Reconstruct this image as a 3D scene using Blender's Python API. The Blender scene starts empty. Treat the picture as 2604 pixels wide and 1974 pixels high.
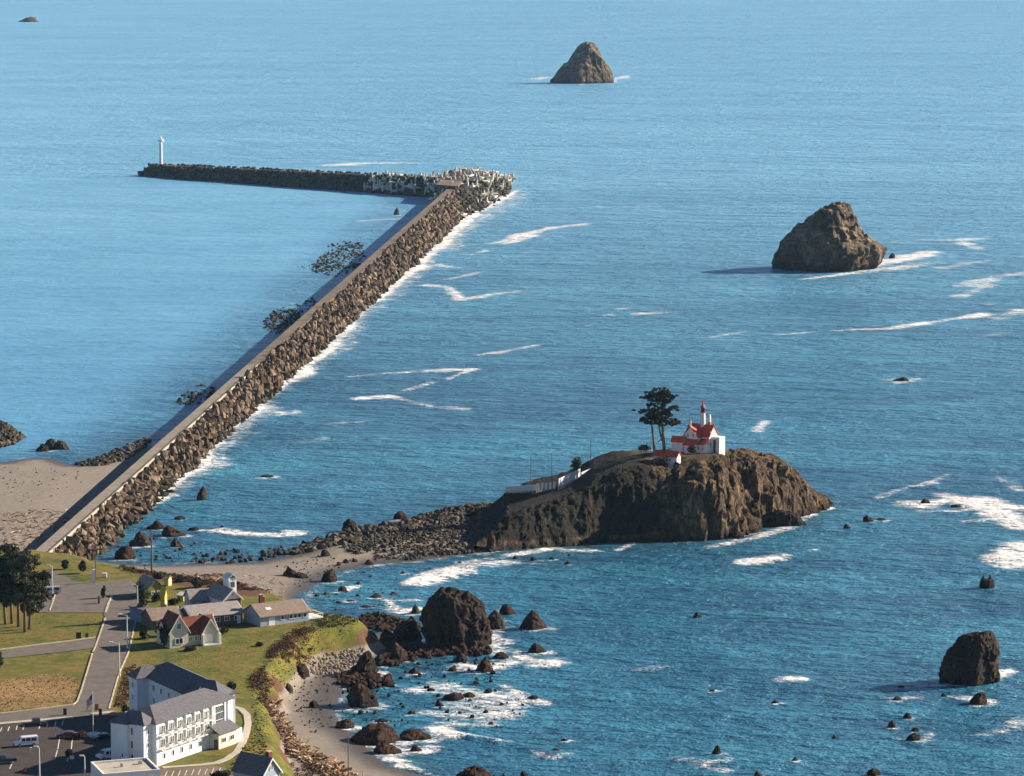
import bpy, math, random
import numpy as np
from mathutils import Vector, Matrix

# ------------------------------------------------------------------ camera, sky, sun, exposure
SC = bpy.context.scene
COL = SC.collection
F, H, YH, CX, CY = 9000.0, 180.0, -200.0, 1302.0, 987.0      # focal length (px of a 2604 px wide frame), flying height
TH = math.atan((CY - YH) / F)
cam_data = bpy.data.cameras.new("camera")
cam = bpy.data.objects.new("camera", cam_data)
COL.objects.link(cam)
cam_data.sensor_width = 36.0
cam_data.lens = 36.0 * F / 2604.0
cam_data.clip_start = 5.0
cam_data.clip_end = 60000.0
cam.location = (0, 0, H)
cam.rotation_euler = (math.pi / 2 - TH, 0, 0)
SC.camera = cam

SUN_AZ, SUN_EL = math.radians(20), math.radians(25)           # from +X (right) towards +Y (away); height
world = bpy.data.worlds.new("World")
SC.world = world
world.use_nodes = True
wn = world.node_tree
bg = wn.nodes["Background"]
sky = wn.nodes.new("ShaderNodeTexSky")
sky.sky_type = 'NISHITA'
sky.sun_disc = False
sky.sun_elevation = SUN_EL
sky.sun_rotation = math.pi / 2 - SUN_AZ
sky.altitude = 0
sky.air_density = 0.7
sky.dust_density = 0.0
sky.ozone_density = 3.0
wn.links.new(sky.outputs[0], bg.inputs[0])
bg.inputs[1].default_value = 0.05
sl = bpy.data.lights.new("sun", 'SUN')
sl.energy = 5.0
sl.angle = math.radians(0.5)
sl.color = (1.0, 0.86, 0.68)
sun = bpy.data.objects.new("sun", sl)
COL.objects.link(sun)
sd = Vector((math.cos(SUN_EL) * math.cos(SUN_AZ), math.cos(SUN_EL) * math.sin(SUN_AZ), math.sin(SUN_EL)))
sun.rotation_euler = sd.to_track_quat('Z', 'Y').to_euler()
sun.location = (300, 900, 400)
SC.view_settings.view_transform = 'Standard'
SC.view_settings.look = 'None'
SC.view_settings.gamma = 1.0
SC.view_settings.exposure = 1.12
SC.cycles.use_denoising = True
SC.cycles.use_adaptive_sampling = True
SC.cycles.adaptive_threshold = 0.03
SC.cycles.max_bounces = 4
SC.cycles.volume_bounces = 0
SC.cycles.transparent_max_bounces = 6
SC.cycles.sample_clamp_indirect = 4.0

# ------------------------------------------------------------------ helpers
R = random.Random(7)
RS = np.random.RandomState(11)

def ray(px, py):
    dx, dy = (px - CX) / F, (CY - py) / F
    return (dx, math.cos(TH) + dy * math.sin(TH), -math.sin(TH) + dy * math.cos(TH))

def G(px, py, z=0.0):
    "the place on the level z that a point of the photograph shows"
    d = ray(px, py)
    t = (z - H) / d[2]
    return Vector((d[0] * t, d[1] * t, z))

def GY(px, py, y):
    "the place at the distance y"
    d = ray(px, py)
    t = y / d[1]
    return Vector((d[0] * t, y, H + d[2] * t))

def MPP(y):
    return y / F * 1.004

def hash3(ix, iy, iz, seed):
    h = (ix * 374761393 + iy * 668265263 + iz * 2147483647 + seed * 1274126177) & 0xFFFFFFFF
    h = ((h ^ (h >> 13)) * 1274126177) & 0xFFFFFFFF
    h = (h ^ (h >> 16)) & 0xFFFF
    return h / 65535.0

def vnoise(p, seed=0):
    "value noise in [-1, 1] for an (n, 3) array"
    p = np.asarray(p, dtype=np.float64)
    i = np.floor(p).astype(np.int64)
    f = p - i
    f = f * f * (3 - 2 * f)
    out = 0
    for dx in (0, 1):
        wx = f[:, 0] if dx else 1 - f[:, 0]
        for dy in (0, 1):
            wy = f[:, 1] if dy else 1 - f[:, 1]
            for dz in (0, 1):
                wz = f[:, 2] if dz else 1 - f[:, 2]
                out = out + wx * wy * wz * hash3(i[:, 0] + dx, i[:, 1] + dy, i[:, 2] + dz, seed)
    return out * 2 - 1

def fbm(p, oct=4, seed=0, ridged=False, gain=0.5):
    p = np.asarray(p, dtype=np.float64)
    a, s, t = 1.0, 0.0, 0.0
    for o in range(oct):
        n = vnoise(p * (2.03 ** o) + o * 17.3, seed + o)
        if ridged:
            n = 1 - 2 * np.abs(n)
        s = s + a * n
        t += a
        a *= gain
    return s / t

def seg_dist(X, Y, pts):
    "distance of each (X, Y) to a polyline"
    best = np.full(X.shape, 1e9)
    for (a, b) in zip(pts[:-1], pts[1:]):
        ax, ay, bx, by = a[0], a[1], b[0], b[1]
        dx, dy = bx - ax, by - ay
        L = dx * dx + dy * dy + 1e-9
        t = np.clip(((X - ax) * dx + (Y - ay) * dy) / L, 0, 1)
        best = np.minimum(best, (X - ax - t * dx) ** 2 + (Y - ay - t * dy) ** 2)
    return np.sqrt(best)

def inside(X, Y, pts):
    c = np.zeros(X.shape, bool)
    n = len(pts)
    for i in range(n):
        x1, y1 = pts[i][0], pts[i][1]
        x2, y2 = pts[(i + 1) % n][0], pts[(i + 1) % n][1]
        if y1 == y2:
            continue
        c ^= ((y1 > Y) != (y2 > Y)) & (X < (x2 - x1) * (Y - y1) / (y2 - y1) + x1)
    return c

def sdf(X, Y, pts):
    d = seg_dist(X, Y, list(pts) + [pts[0]])
    return np.where(inside(X, Y, pts), d, -d)

def sstep(a, b, x):
    t = np.clip((x - a) / (b - a), 0, 1)
    return t * t * (3 - 2 * t)

def tag(o, label=None, cat=None, group=None, kind=None):
    if label: o["label"] = label
    if cat: o["category"] = cat
    if group: o["group"] = group
    if kind: o["kind"] = kind
    return o

def thing(name, label, cat, loc=(0, 0, 0), rz=0.0, group=None):
    o = bpy.data.objects.new(name, None)
    COL.objects.link(o)
    o.location = loc
    o.rotation_euler = (0, 0, rz)
    o.empty_display_size = 0.5
    return tag(o, label, cat, group)

def link_mesh(name, me, parent=None, loc=None, rz=0.0):
    o = bpy.data.objects.new(name, me)
    COL.objects.link(o)
    if parent: o.parent = parent
    if loc is not None: o.location = loc
    if rz: o.rotation_euler = (0, 0, rz)
    return o

def np_mesh(name, verts, faces, mat, smooth=False, attrs=None):
    "verts (n,3), faces (m,k) with one k"
    me = bpy.data.meshes.new(name)
    verts = np.asarray(verts, dtype=np.float32)
    faces = np.asarray(faces, dtype=np.int32)
    m, k = faces.shape
    me.vertices.add(len(verts))
    me.vertices.foreach_set("co", verts.ravel())
    me.loops.add(m * k)
    me.loops.foreach_set("vertex_index", faces.ravel())
    me.polygons.add(m)
    me.polygons.foreach_set("loop_start", np.arange(0, m * k, k, dtype=np.int32))
    me.polygons.foreach_set("use_smooth", np.full(m, smooth, dtype=bool))
    for an, av in (attrs or {}).items():
        at = me.attributes.new(an, 'FLOAT', 'POINT')
        at.data.foreach_set("value", np.asarray(av, dtype=np.float32).ravel())
    me.update(calc_edges=True)
    if mat: me.materials.append(mat)
    return me

class MB:
    "collects plain shapes; build() makes ONE mesh object of them"
    def __init__(s):
        s.v, s.f = [], []
    def add(s, vs, fs):
        n = len(s.v)
        s.v += [tuple(v) for v in vs]
        s.f += [[i + n for i in f] for f in fs]
        return s
    def box(s, x0, x1, y0, y1, z0, z1):
        return s.add([(x0, y0, z0), (x1, y0, z0), (x1, y1, z0), (x0, y1, z0), (x0, y0, z1), (x1, y0, z1), (x1, y1, z1), (x0, y1, z1)],
                     [(0, 3, 2, 1), (4, 5, 6, 7), (0, 1, 5, 4), (1, 2, 6, 5), (2, 3, 7, 6), (3, 0, 4, 7)])
    def obox(s, c, ax, ay, az, sx, sy, sz):
        c, ax, ay, az = Vector(c), Vector(ax).normalized(), Vector(ay).normalized(), Vector(az).normalized()
        vs = [c + ax * (i * sx / 2) + ay * (j * sy / 2) + az * (k * sz / 2) for k in (-1, 1) for (i, j) in ((-1, -1), (1, -1), (1, 1), (-1, 1))]
        return s.add(vs, [(0, 3, 2, 1), (4, 5, 6, 7), (0, 1, 5, 4), (1, 2, 6, 5), (2, 3, 7, 6), (3, 0, 4, 7)])
    def prism(s, poly, z0, z1):
        n = len(poly)
        vs = [(p[0], p[1], z0) for p in poly] + [(p[0], p[1], z1) for p in poly]
        fs = [list(range(n))[::-1], list(range(n, 2 * n))] + [(i, (i + 1) % n, n + (i + 1) % n, n + i) for i in range(n)]
        return s.add(vs, fs)
    def extr_x(s, sect, x0, x1):
        "section of (y, z) points pushed along x"
        n = len(sect)
        vs = [(x0, y, z) for y, z in sect] + [(x1, y, z) for y, z in sect]
        return s.add(vs, [list(range(n))[::-1], list(range(n, 2 * n))] + [(i, (i + 1) % n, n + (i + 1) % n, n + i) for i in range(n)])
    def extr_y(s, sect, y0, y1):
        n = len(sect)
        vs = [(x, y0, z) for x, z in sect] + [(x, y1, z) for x, z in sect]
        return s.add(vs, [list(range(n)), list(range(n, 2 * n))[::-1]] + [((i + 1) % n, i, n + i, n + (i + 1) % n) for i in range(n)])
    def tube(s, p0, p1, r0, r1=None, n=8):
        p0, p1 = Vector(p0), Vector(p1)
        r1 = r0 if r1 is None else r1
        d = (p1 - p0).normalized()
        a = d.orthogonal().normalized()
        b = d.cross(a)
        vs = [p0 + (a * math.cos(2 * math.pi * i / n) + b * math.sin(2 * math.pi * i / n)) * r0 for i in range(n)]
        vs += [p1 + (a * math.cos(2 * math.pi * i / n) + b * math.sin(2 * math.pi * i / n)) * r1 for i in range(n)]
        return s.add(vs, [list(range(n))[::-1], list(range(n, 2 * n))] + [(i, (i + 1) % n, n + (i + 1) % n, n + i) for i in range(n)])
    def path(s, pts, rads, n=7):
        "a bent tapering limb"
        rings = []
        pts = [Vector(p) for p in pts]
        for i, p in enumerate(pts):
            d = (pts[min(i + 1, len(pts) - 1)] - pts[max(i - 1, 0)]).normalized()
            a = d.cross(Vector((0.31, 0.95, 0.05))).normalized()
            b = d.cross(a)
            rings.append([p + (a * math.cos(2 * math.pi * k / n) + b * math.sin(2 * math.pi * k / n)) * rads[i] for k in range(n)])
        vs = [v for r in rings for v in r]
        fs = [(i * n + k, i * n + (k + 1) % n, (i + 1) * n + (k + 1) % n, (i + 1) * n + k) for i in range(len(pts) - 1) for k in range(n)]
        fs += [list(range(n))[::-1], list(range((len(pts) - 1) * n, len(pts) * n))]
        return s.add(vs, fs)
    def lathe(s, c, prof, n=12):
        "profile of (radius, z)"
        vs, fs = [], []
        for (r, z) in prof:
            vs += [(c[0] + r * math.cos(2 * math.pi * k / n), c[1] + r * math.sin(2 * math.pi * k / n), c[2] + z) for k in range(n)]
        for i in range(len(prof) - 1):
            fs += [(i * n + k, i * n + (k + 1) % n, (i + 1) * n + (k + 1) % n, (i + 1) * n + k) for k in range(n)]
        fs += [list(range(n))[::-1], list(range((len(prof) - 1) * n, len(prof) * n))]
        return s.add(vs, fs)
    def mesh(s, name, mat, smooth=False):
        me = bpy.data.meshes.new(name)
        me.from_pydata([tuple(v) for v in s.v], [], s.f)
        me.update()
        for m in (mat if isinstance(mat, (list, tuple)) else [mat]):
            me.materials.append(m)
        if smooth:
            me.polygons.foreach_set("use_smooth", [True] * len(me.polygons))
        return me
    def build(s, name, mat, parent=None, smooth=False, loc=None, rz=0.0):
        return link_mesh(name, s.mesh(name, mat, smooth), parent, loc, rz)

# ------------------------------------------------------------------ materials
def new_mat(name):
    m = bpy.data.materials.new(name)
    m.use_nodes = True
    nt = m.node_tree
    return m, nt, nt.nodes["Principled BSDF"]

class NT:
    def __init__(s, nt):
        s.nt = nt
    def n(s, typ, **kw):
        o = s.nt.nodes.new(typ)
        for k, v in kw.items():
            if k.startswith("i_"):
                o.inputs[int(k[2:]) if k[2:].isdigit() else k[2:].replace("_", " ")].default_value = v
            else:
                setattr(o, k, v)
        return o
    def l(s, a, b):
        s.nt.links.new(a, b)
    def math(s, op, a, b=None, clamp=False):
        o = s.n("ShaderNodeMath", operation=op, use_clamp=clamp)
        for i, x in enumerate((a, b)):
            if x is None: continue
            if isinstance(x, (int, float)): o.inputs[i].default_value = x
            else: s.l(x, o.inputs[i])
        return o.outputs[0]
    def mix(s, fac, a, b, mode='MIX'):
        o = s.n("ShaderNodeMix", data_type='RGBA', blend_type=mode)
        for i, x in ((0, fac), (6, a), (7, b)):
            if isinstance(x, (int, float)): o.inputs[i].default_value = x
            elif isinstance(x, tuple): o.inputs[i].default_value = (*x[:3], 1.0)
            else: s.l(x, o.inputs[i])
        return o.outputs[2]
    def pos(s, scale=(1, 1, 1), rot=(0, 0, 0), obj=False):
        if obj:
            p = s.n("ShaderNodeTexCoord").outputs["Object"]
        else:
            p = s.n("ShaderNodeNewGeometry").outputs["Position"]
        m = s.n("ShaderNodeMapping")
        m.inputs["Scale"].default_value = scale
        m.inputs["Rotation"].default_value = rot
        s.l(p, m.inputs["Vector"])
        return m.outputs[0]
    def noise(s, vec, scale=1.0, detail=5.0, rough=0.55, out="Fac"):
        o = s.n("ShaderNodeTexNoise")
        o.inputs["Scale"].default_value = scale
        o.inputs["Detail"].default_value = detail
        o.inputs["Roughness"].default_value = rough
        s.l(vec, o.inputs["Vector"])
        return o.outputs[out]
    def ramp(s, fac, stops):
        o = s.n("ShaderNodeValToRGB")
        e = o.color_ramp.elements
        while len(e) > 1: e.remove(e[-1])
        e[0].position, e[0].color = stops[0][0], (*stops[0][1], 1) if isinstance(stops[0][1], tuple) else (stops[0][1],) * 3 + (1,)
        for p, c in stops[1:]:
            x = e.new(p)
            x.color = (*c, 1) if isinstance(c, tuple) else (c, c, c, 1)
        s.l(fac, o.inputs[0])
        return o.outputs[0]
    def rng(s, v, a, b, c=0.0, d=1.0):
        o = s.n("ShaderNodeMapRange")
        s.l(v, o.inputs[0])
        for i, x in enumerate((a, b, c, d)): o.inputs[i + 1].default_value = x
        return o.outputs[0]
    def attr(s, name):
        return s.n("ShaderNodeAttribute", attribute_name=name).outputs["Fac"]
    def bump(s, h, strength=0.5, dist=0.1, normal=None):
        o = s.n("ShaderNodeBump")
        o.inputs["Strength"].default_value = strength
        o.inputs["Distance"].default_value = dist
        s.l(h, o.inputs["Height"])
        if normal: s.l(normal, o.inputs["Normal"])
        return o.outputs[0]

def plain(name, c, rough=0.7, var=0.25, scale=0.8, bump=0.0, metal=0.0, spec=0.3, stretch=(1, 1, 1), dirt=None):
    "a surface of one colour with soft uneven wear"
    m, nt, p = new_mat(name)
    t = NT(nt)
    v = t.pos(stretch)
    n = t.noise(v, scale, 6, 0.6)
    lo = tuple(x * (1 - var) for x in c)
    hi = tuple(min(1, x * (1 + var)) for x in c)
    col = t.ramp(n, [(0.3, lo), (0.7, hi)])
    if dirt:
        d = t.noise(t.pos((1, 1, 0.25)), 0.9, 5, 0.65)
        col = t.mix(t.rng(d, 0.52, 0.75, 0, 0.55), col, dirt)
    t.l(col, p.inputs["Base Color"])
    p.inputs["Roughness"].default_value = rough
    p.inputs["Metallic"].default_value = metal
    p.inputs["Specular IOR Level"].default_value = spec
    if bump:
        t.l(t.bump(n, bump, 0.1), p.inputs["Normal"])
    return m

def rock_mat(name, c_dark, c_mid, c_light, cap=None, cap_amt=0.0, wet=2.0, scale=0.12, rust=None, cap_z=(4.0, 9.0), bump=0.8, veg_shade=None):
    m, nt, p = new_mat(name)
    t = NT(nt)
    g = t.n("ShaderNodeNewGeometry")
    sep = t.n("ShaderNodeSeparateXYZ"); t.l(g.outputs["Position"], sep.inputs[0])
    sepn = t.n("ShaderNodeSeparateXYZ"); t.l(g.outputs["Normal"], sepn.inputs[0])
    big = t.noise(t.pos((1, 1, 0.45)), scale, 8, 0.68)
    fine = t.noise(t.pos((1, 1, 0.6)), scale * 7, 6, 0.7)
    f = t.math('ADD', t.math('MULTIPLY', big, 0.6), t.math('MULTIPLY', fine, 0.4))
    col = t.ramp(f, [(0.34, c_dark), (0.5, c_mid), (0.66, c_light)])
    ck = t.math('ABSOLUTE', t.math('SUBTRACT', t.noise(t.pos((1, 1, 0.35)), scale * 3.5, 6, 0.75), 0.5))
    col = t.mix(t.rng(ck, 0.0, 0.05, 0.75, 0.0), col, c_dark)
    if rust:
        rn = t.noise(t.pos(), scale * 2.3, 4, 0.6)
        col = t.mix(t.rng(rn, 0.5, 0.68, 0, 0.8), col, rust)
    if cap:
        cn = t.noise(t.pos(), scale * 3, 5, 0.65)
        k = t.math('MULTIPLY', t.rng(sepn.outputs[2], 0.25, 0.75), t.rng(cn, 0.4, 0.6))
        k = t.math('MULTIPLY', k, t.rng(sep.outputs[2], cap_z[0], cap_z[1]))
        col = t.mix(t.math('MULTIPLY', k, cap_amt), col, cap)
    if veg_shade:                                                     # low dark growth, with the left slope's shade put into its colour
        vk = t.math('ADD', t.attr('veg_shade'), t.math('MULTIPLY', t.math('SUBTRACT', big, 0.5), 1.2))
        col = t.mix(t.rng(vk, 0.35, 0.65), col, t.ramp(fine, [(0.35, tuple(x * .5 for x in veg_shade)), (0.65, tuple(x * 1.6 for x in veg_shade))]))
    if wet:
        wz = t.math('ADD', sep.outputs[2], t.math('MULTIPLY', t.math('SUBTRACT', fine, 0.5), wet))
        col = t.mix(t.rng(wz, wet * 0.35, wet * 1.1, 0.75, 0.0), col, (0.012, 0.010, 0.008))
    t.l(col, p.inputs["Base Color"])
    p.inputs["Roughness"].default_value = 0.85
    p.inputs["Specular IOR Level"].default_value = 0.25
    crk = t.noise(t.pos((1, 1, 0.35)), scale * 3.5, 6, 0.75)
    cr = t.math('ABSOLUTE', t.math('SUBTRACT', crk, 0.5))
    t.l(t.bump(t.math('ADD', fine, t.math('MULTIPLY', t.rng(cr, 0.0, 0.10), 0.8)), 1.0, bump), p.inputs["Normal"])
    return m

def piece_mat(name, stops, rough=0.85, scale=1.2, wet=0.0):
    "each piece takes its own tone: attribute rnd in a mass, the object's own random number on a single piece"
    m, nt, p = new_mat(name)
    t = NT(nt)
    oi = t.n("ShaderNodeObjectInfo")
    r = t.math('FRACT', t.math('ADD', t.attr("rnd"), oi.outputs["Random"]))
    n = t.noise(t.pos(), scale, 5, 0.65)
    f = t.math('ADD', t.math('MULTIPLY', r, 0.75), t.math('MULTIPLY', n, 0.3), clamp=True)
    col = t.ramp(f, stops)
    if wet:
        g = t.n("ShaderNodeNewGeometry")
        sep = t.n("ShaderNodeSeparateXYZ"); t.l(g.outputs["Position"], sep.inputs[0])
        wz = t.math('ADD', sep.outputs[2], t.math('MULTIPLY', t.math('SUBTRACT', n, 0.5), wet * 1.5))
        col = t.mix(t.rng(wz, 0.1, wet, 0.8, 0.0), col, (0.014, 0.011, 0.009))
    t.l(col, p.inputs["Base Color"])
    p.inputs["Roughness"].default_value = rough
    p.inputs["Specular IOR Level"].default_value = 0.25
    return m

M = {}
M['white'] = plain('white_paint', (0.78, 0.77, 0.74), 0.6, 0.06, 0.6, dirt=(0.5, 0.47, 0.42))
M['cream'] = plain('cream_stucco', (0.60, 0.55, 0.44), 0.8, 0.10, 0.7, dirt=(0.42, 0.37, 0.29))
M['hotelwall'] = plain('white_stucco', (0.68, 0.71, 0.74), 0.75, 0.06, 0.5, dirt=(0.52, 0.53, 0.54))
M['bluegrey'] = plain('blue_grey_siding', (0.30, 0.36, 0.44), 0.75, 0.12, 0.8)
M['blue'] = plain('blue_siding', (0.12, 0.20, 0.36), 0.75, 0.15, 0.8)
M['brownwall'] = plain('brown_siding', (0.1120, 0.0840, 0.0700), 0.8, 0.2, 0.8)
M['yellow'] = plain('yellow_siding', (0.52, 0.42, 0.08), 0.7, 0.15, 0.8)
M['olive'] = plain('olive_yellow_siding', (0.2160, 0.1920, 0.0240), 0.7, 0.15, 0.8)
M['redroof'] = plain('red_roof_paint', (0.58, 0.085, 0.045), 0.65, 0.18, 1.2)
M['brickroof'] = plain('rust_red_shingle', (0.155, 0.050, 0.030), 0.9, 0.35, 1.6)
M['greyroof'] = plain('slate_grey_shingle', (0.112, 0.108, 0.122), 0.85, 0.25, 1.4)
M['brownroof'] = plain('brown_shingle', (0.22, 0.165, 0.13), 0.85, 0.25, 1.4)
M['pinkroof'] = plain('weathered_grey_shingle', (0.27, 0.24, 0.23), 0.85, 0.22, 1.4)
M['glass'] = plain('window_glass', (0.03, 0.04, 0.055), 0.08, 0.3, 0.5, spec=0.8)
M['darkglass'] = plain('dark_window', (0.015, 0.017, 0.02), 0.1, 0.3, 0.5, spec=0.6)
M['metal'] = plain('galvanised_metal', (0.42, 0.42, 0.42), 0.45, 0.1, 2.0, metal=0.6)
M['palemetal'] = plain('pale_painted_metal', (0.70, 0.68, 0.64), 0.5, 0.06, 2.0)
M['wood'] = plain('weathered_wood', (0.17, 0.115, 0.075), 0.9, 0.3, 1.5, stretch=(1, 1, 0.2))
M['palewood'] = plain('pale_wood', (0.42, 0.33, 0.23), 0.9, 0.25, 1.5)
M['trunk'] = plain('cypress_bark', (0.21, 0.125, 0.075), 0.95, 0.4, 1.2, bump=0.8, stretch=(1, 1, 0.25))
M['asphalt'] = plain('road_asphalt', (0.135, 0.116, 0.102), 0.92, 0.2, 0.35, bump=0.2, dirt=(0.10, 0.085, 0.075))
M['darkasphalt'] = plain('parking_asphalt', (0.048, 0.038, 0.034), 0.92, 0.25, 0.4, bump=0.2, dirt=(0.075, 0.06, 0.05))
M['concrete'] = plain('pale_concrete', (0.42, 0.38, 0.32), 0.9, 0.15, 0.5)
M['crest'] = plain('wet_brown_concrete', (0.165, 0.128, 0.092), 0.9, 0.3, 0.10, dirt=(0.075, 0.056, 0.042))
M['crestpale'] = plain('dry_grey_concrete', (0.235, 0.205, 0.165), 0.9, 0.2, 0.2, dirt=(0.13, 0.105, 0.08))
M['parapet'] = plain('parapet_concrete', (0.44, 0.38, 0.29), 0.9, 0.2, 0.3)
M['linepaint'] = plain('line_paint', (0.62, 0.60, 0.54), 0.8, 0.2, 2.0)
M['rubber'] = plain('tyre_rubber', (0.015, 0.015, 0.015), 0.9, 0.1, 2.0)
M['carwhite'] = plain('white_car_paint', (0.74, 0.75, 0.78), 0.25, 0.03, 1.0, spec=0.5)
M['cardark'] = plain('dark_car_paint', (0.02, 0.022, 0.028), 0.25, 0.1, 1.0, spec=0.5)
M['carsilver'] = plain('silver_car_paint', (0.30, 0.33, 0.37), 0.3, 0.06, 1.0, spec=0.5)
M['carred'] = plain('dark_red_car_paint', (0.10, 0.012, 0.016), 0.25, 0.1, 1.0, spec=0.5)
M['lampglass'] = plain('lamp_glass', (0.55, 0.55, 0.52), 0.2, 0.05, 1.0, spec=0.6)
M['redlight'] = plain('red_plastic', (0.45, 0.02, 0.01), 0.4, 0.1, 1.0)
M['orange'] = plain('orange_plastic', (0.70, 0.16, 0.03), 0.5, 0.1, 1.0)
M['flagblue'] = plain('flag_blue', (0.03, 0.05, 0.16), 0.8, 0.05)
M['flagred'] = plain('flag_red', (0.45, 0.04, 0.05), 0.8, 0.05)
M['brick'] = plain('red_brick', (0.17, 0.035, 0.03), 0.9, 0.25, 2.0)
M['darkwood'] = plain('dark_timber_wall', (0.035, 0.028, 0.022), 0.9, 0.3, 0.8)

M['rock_isle'] = rock_mat('island_rock', (0.018, 0.011, 0.007), (0.185, 0.113, 0.063), (0.52, 0.34, 0.185), cap=(0.080, 0.062, 0.016), cap_amt=0.8, wet=2.2, scale=0.10, cap_z=(10, 15), bump=1.2, veg_shade=(0.030, 0.022, 0.011))
M['rock_stack'] = rock_mat('sea_stack_rock', (0.030, 0.022, 0.016), (0.22, 0.150, 0.097), (0.52, 0.37, 0.23), cap=(0.62, 0.46, 0.29), cap_amt=0.85, wet=4.5, scale=0.055, cap_z=(9, 20), bump=2.0)
M['rock_near'] = rock_mat('dark_shore_rock', (0.008, 0.006, 0.005), (0.052, 0.033, 0.021), (0.19, 0.12, 0.070), wet=1.2, scale=0.22, rust=(0.10, 0.040, 0.018))
M['rock_rust'] = rock_mat('weedy_brown_rock', (0.013, 0.007, 0.005), (0.080, 0.036, 0.018), (0.20, 0.10, 0.048), wet=0.7, scale=0.35, rust=(0.16, 0.048, 0.017))
M['rock_tan'] = rock_mat('tan_beach_rock', (0.0300, 0.0225, 0.0165), (0.1050, 0.0750, 0.0488), (0.2400, 0.1725, 0.1050), wet=0.5, scale=0.3)
M['boulder'] = piece_mat('armour_boulder', [(0.0, (0.014, 0.009, 0.006)), (0.3, (0.045, 0.029, 0.019)), (0.6, (0.115, 0.076, 0.047)), (0.85, (0.22, 0.155, 0.10)), (1.0, (0.36, 0.28, 0.20))], wet=2.4)
M['rubble'] = piece_mat('shore_rubble', [(0.0, (0.0135, 0.0105, 0.0083)), (0.4, (0.0413, 0.0315, 0.0225)), (0.8, (0.0975, 0.0750, 0.0525)), (1.0, (0.1650, 0.1275, 0.0900))], wet=0.9)
M['dolos'] = piece_mat('dolos_concrete', [(0.0, (0.30, 0.27, 0.22)), (0.5, (0.56, 0.51, 0.43)), (1.0, (0.80, 0.75, 0.66))], wet=1.2)
M['drift'] = piece_mat('driftwood', [(0.0, (0.0510, 0.0255, 0.0153)), (0.35, (0.1700, 0.0935, 0.0553)), (0.7, (0.3910, 0.2635, 0.1615)), (1.0, (0.6800, 0.5440, 0.3740))])
M['gravel'] = piece_mat('pale_cobbles', [(0.0, (0.0640, 0.0480, 0.0360)), (0.5, (0.1920, 0.1520, 0.1200)), (1.0, (0.4000, 0.3360, 0.2720))])
M['leaf'] = piece_mat('cypress_foliage', [(0.0, (0.012, 0.016, 0.006)), (0.5, (0.036, 0.045, 0.014)), (1.0, (0.095, 0.085, 0.028))], scale=0.5)
M['leafdark'] = piece_mat('dark_evergreen_foliage', [(0.0, (0.009, 0.012, 0.005)), (0.5, (0.026, 0.033, 0.011)), (1.0, (0.065, 0.062, 0.022))], scale=0.5)
M['scrub'] = piece_mat('red_brown_scrub', [(0.0, (0.0263, 0.0120, 0.0075)), (0.5, (0.0863, 0.0375, 0.0188)), (1.0, (0.1500, 0.0750, 0.0338))], scale=0.5)
M['turf'] = piece_mat('grass_tufts', [(0.0, (0.035, 0.042, 0.008)), (0.5, (0.085, 0.085, 0.014)), (1.0, (0.15, 0.125, 0.028))], scale=0.3)
M['drytuft'] = piece_mat('dry_grass_tufts', [(0.0, (0.0750, 0.0450, 0.0165)), (0.5, (0.1650, 0.1050, 0.0413)), (1.0, (0.2700, 0.1875, 0.0825))], scale=0.3)

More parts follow.
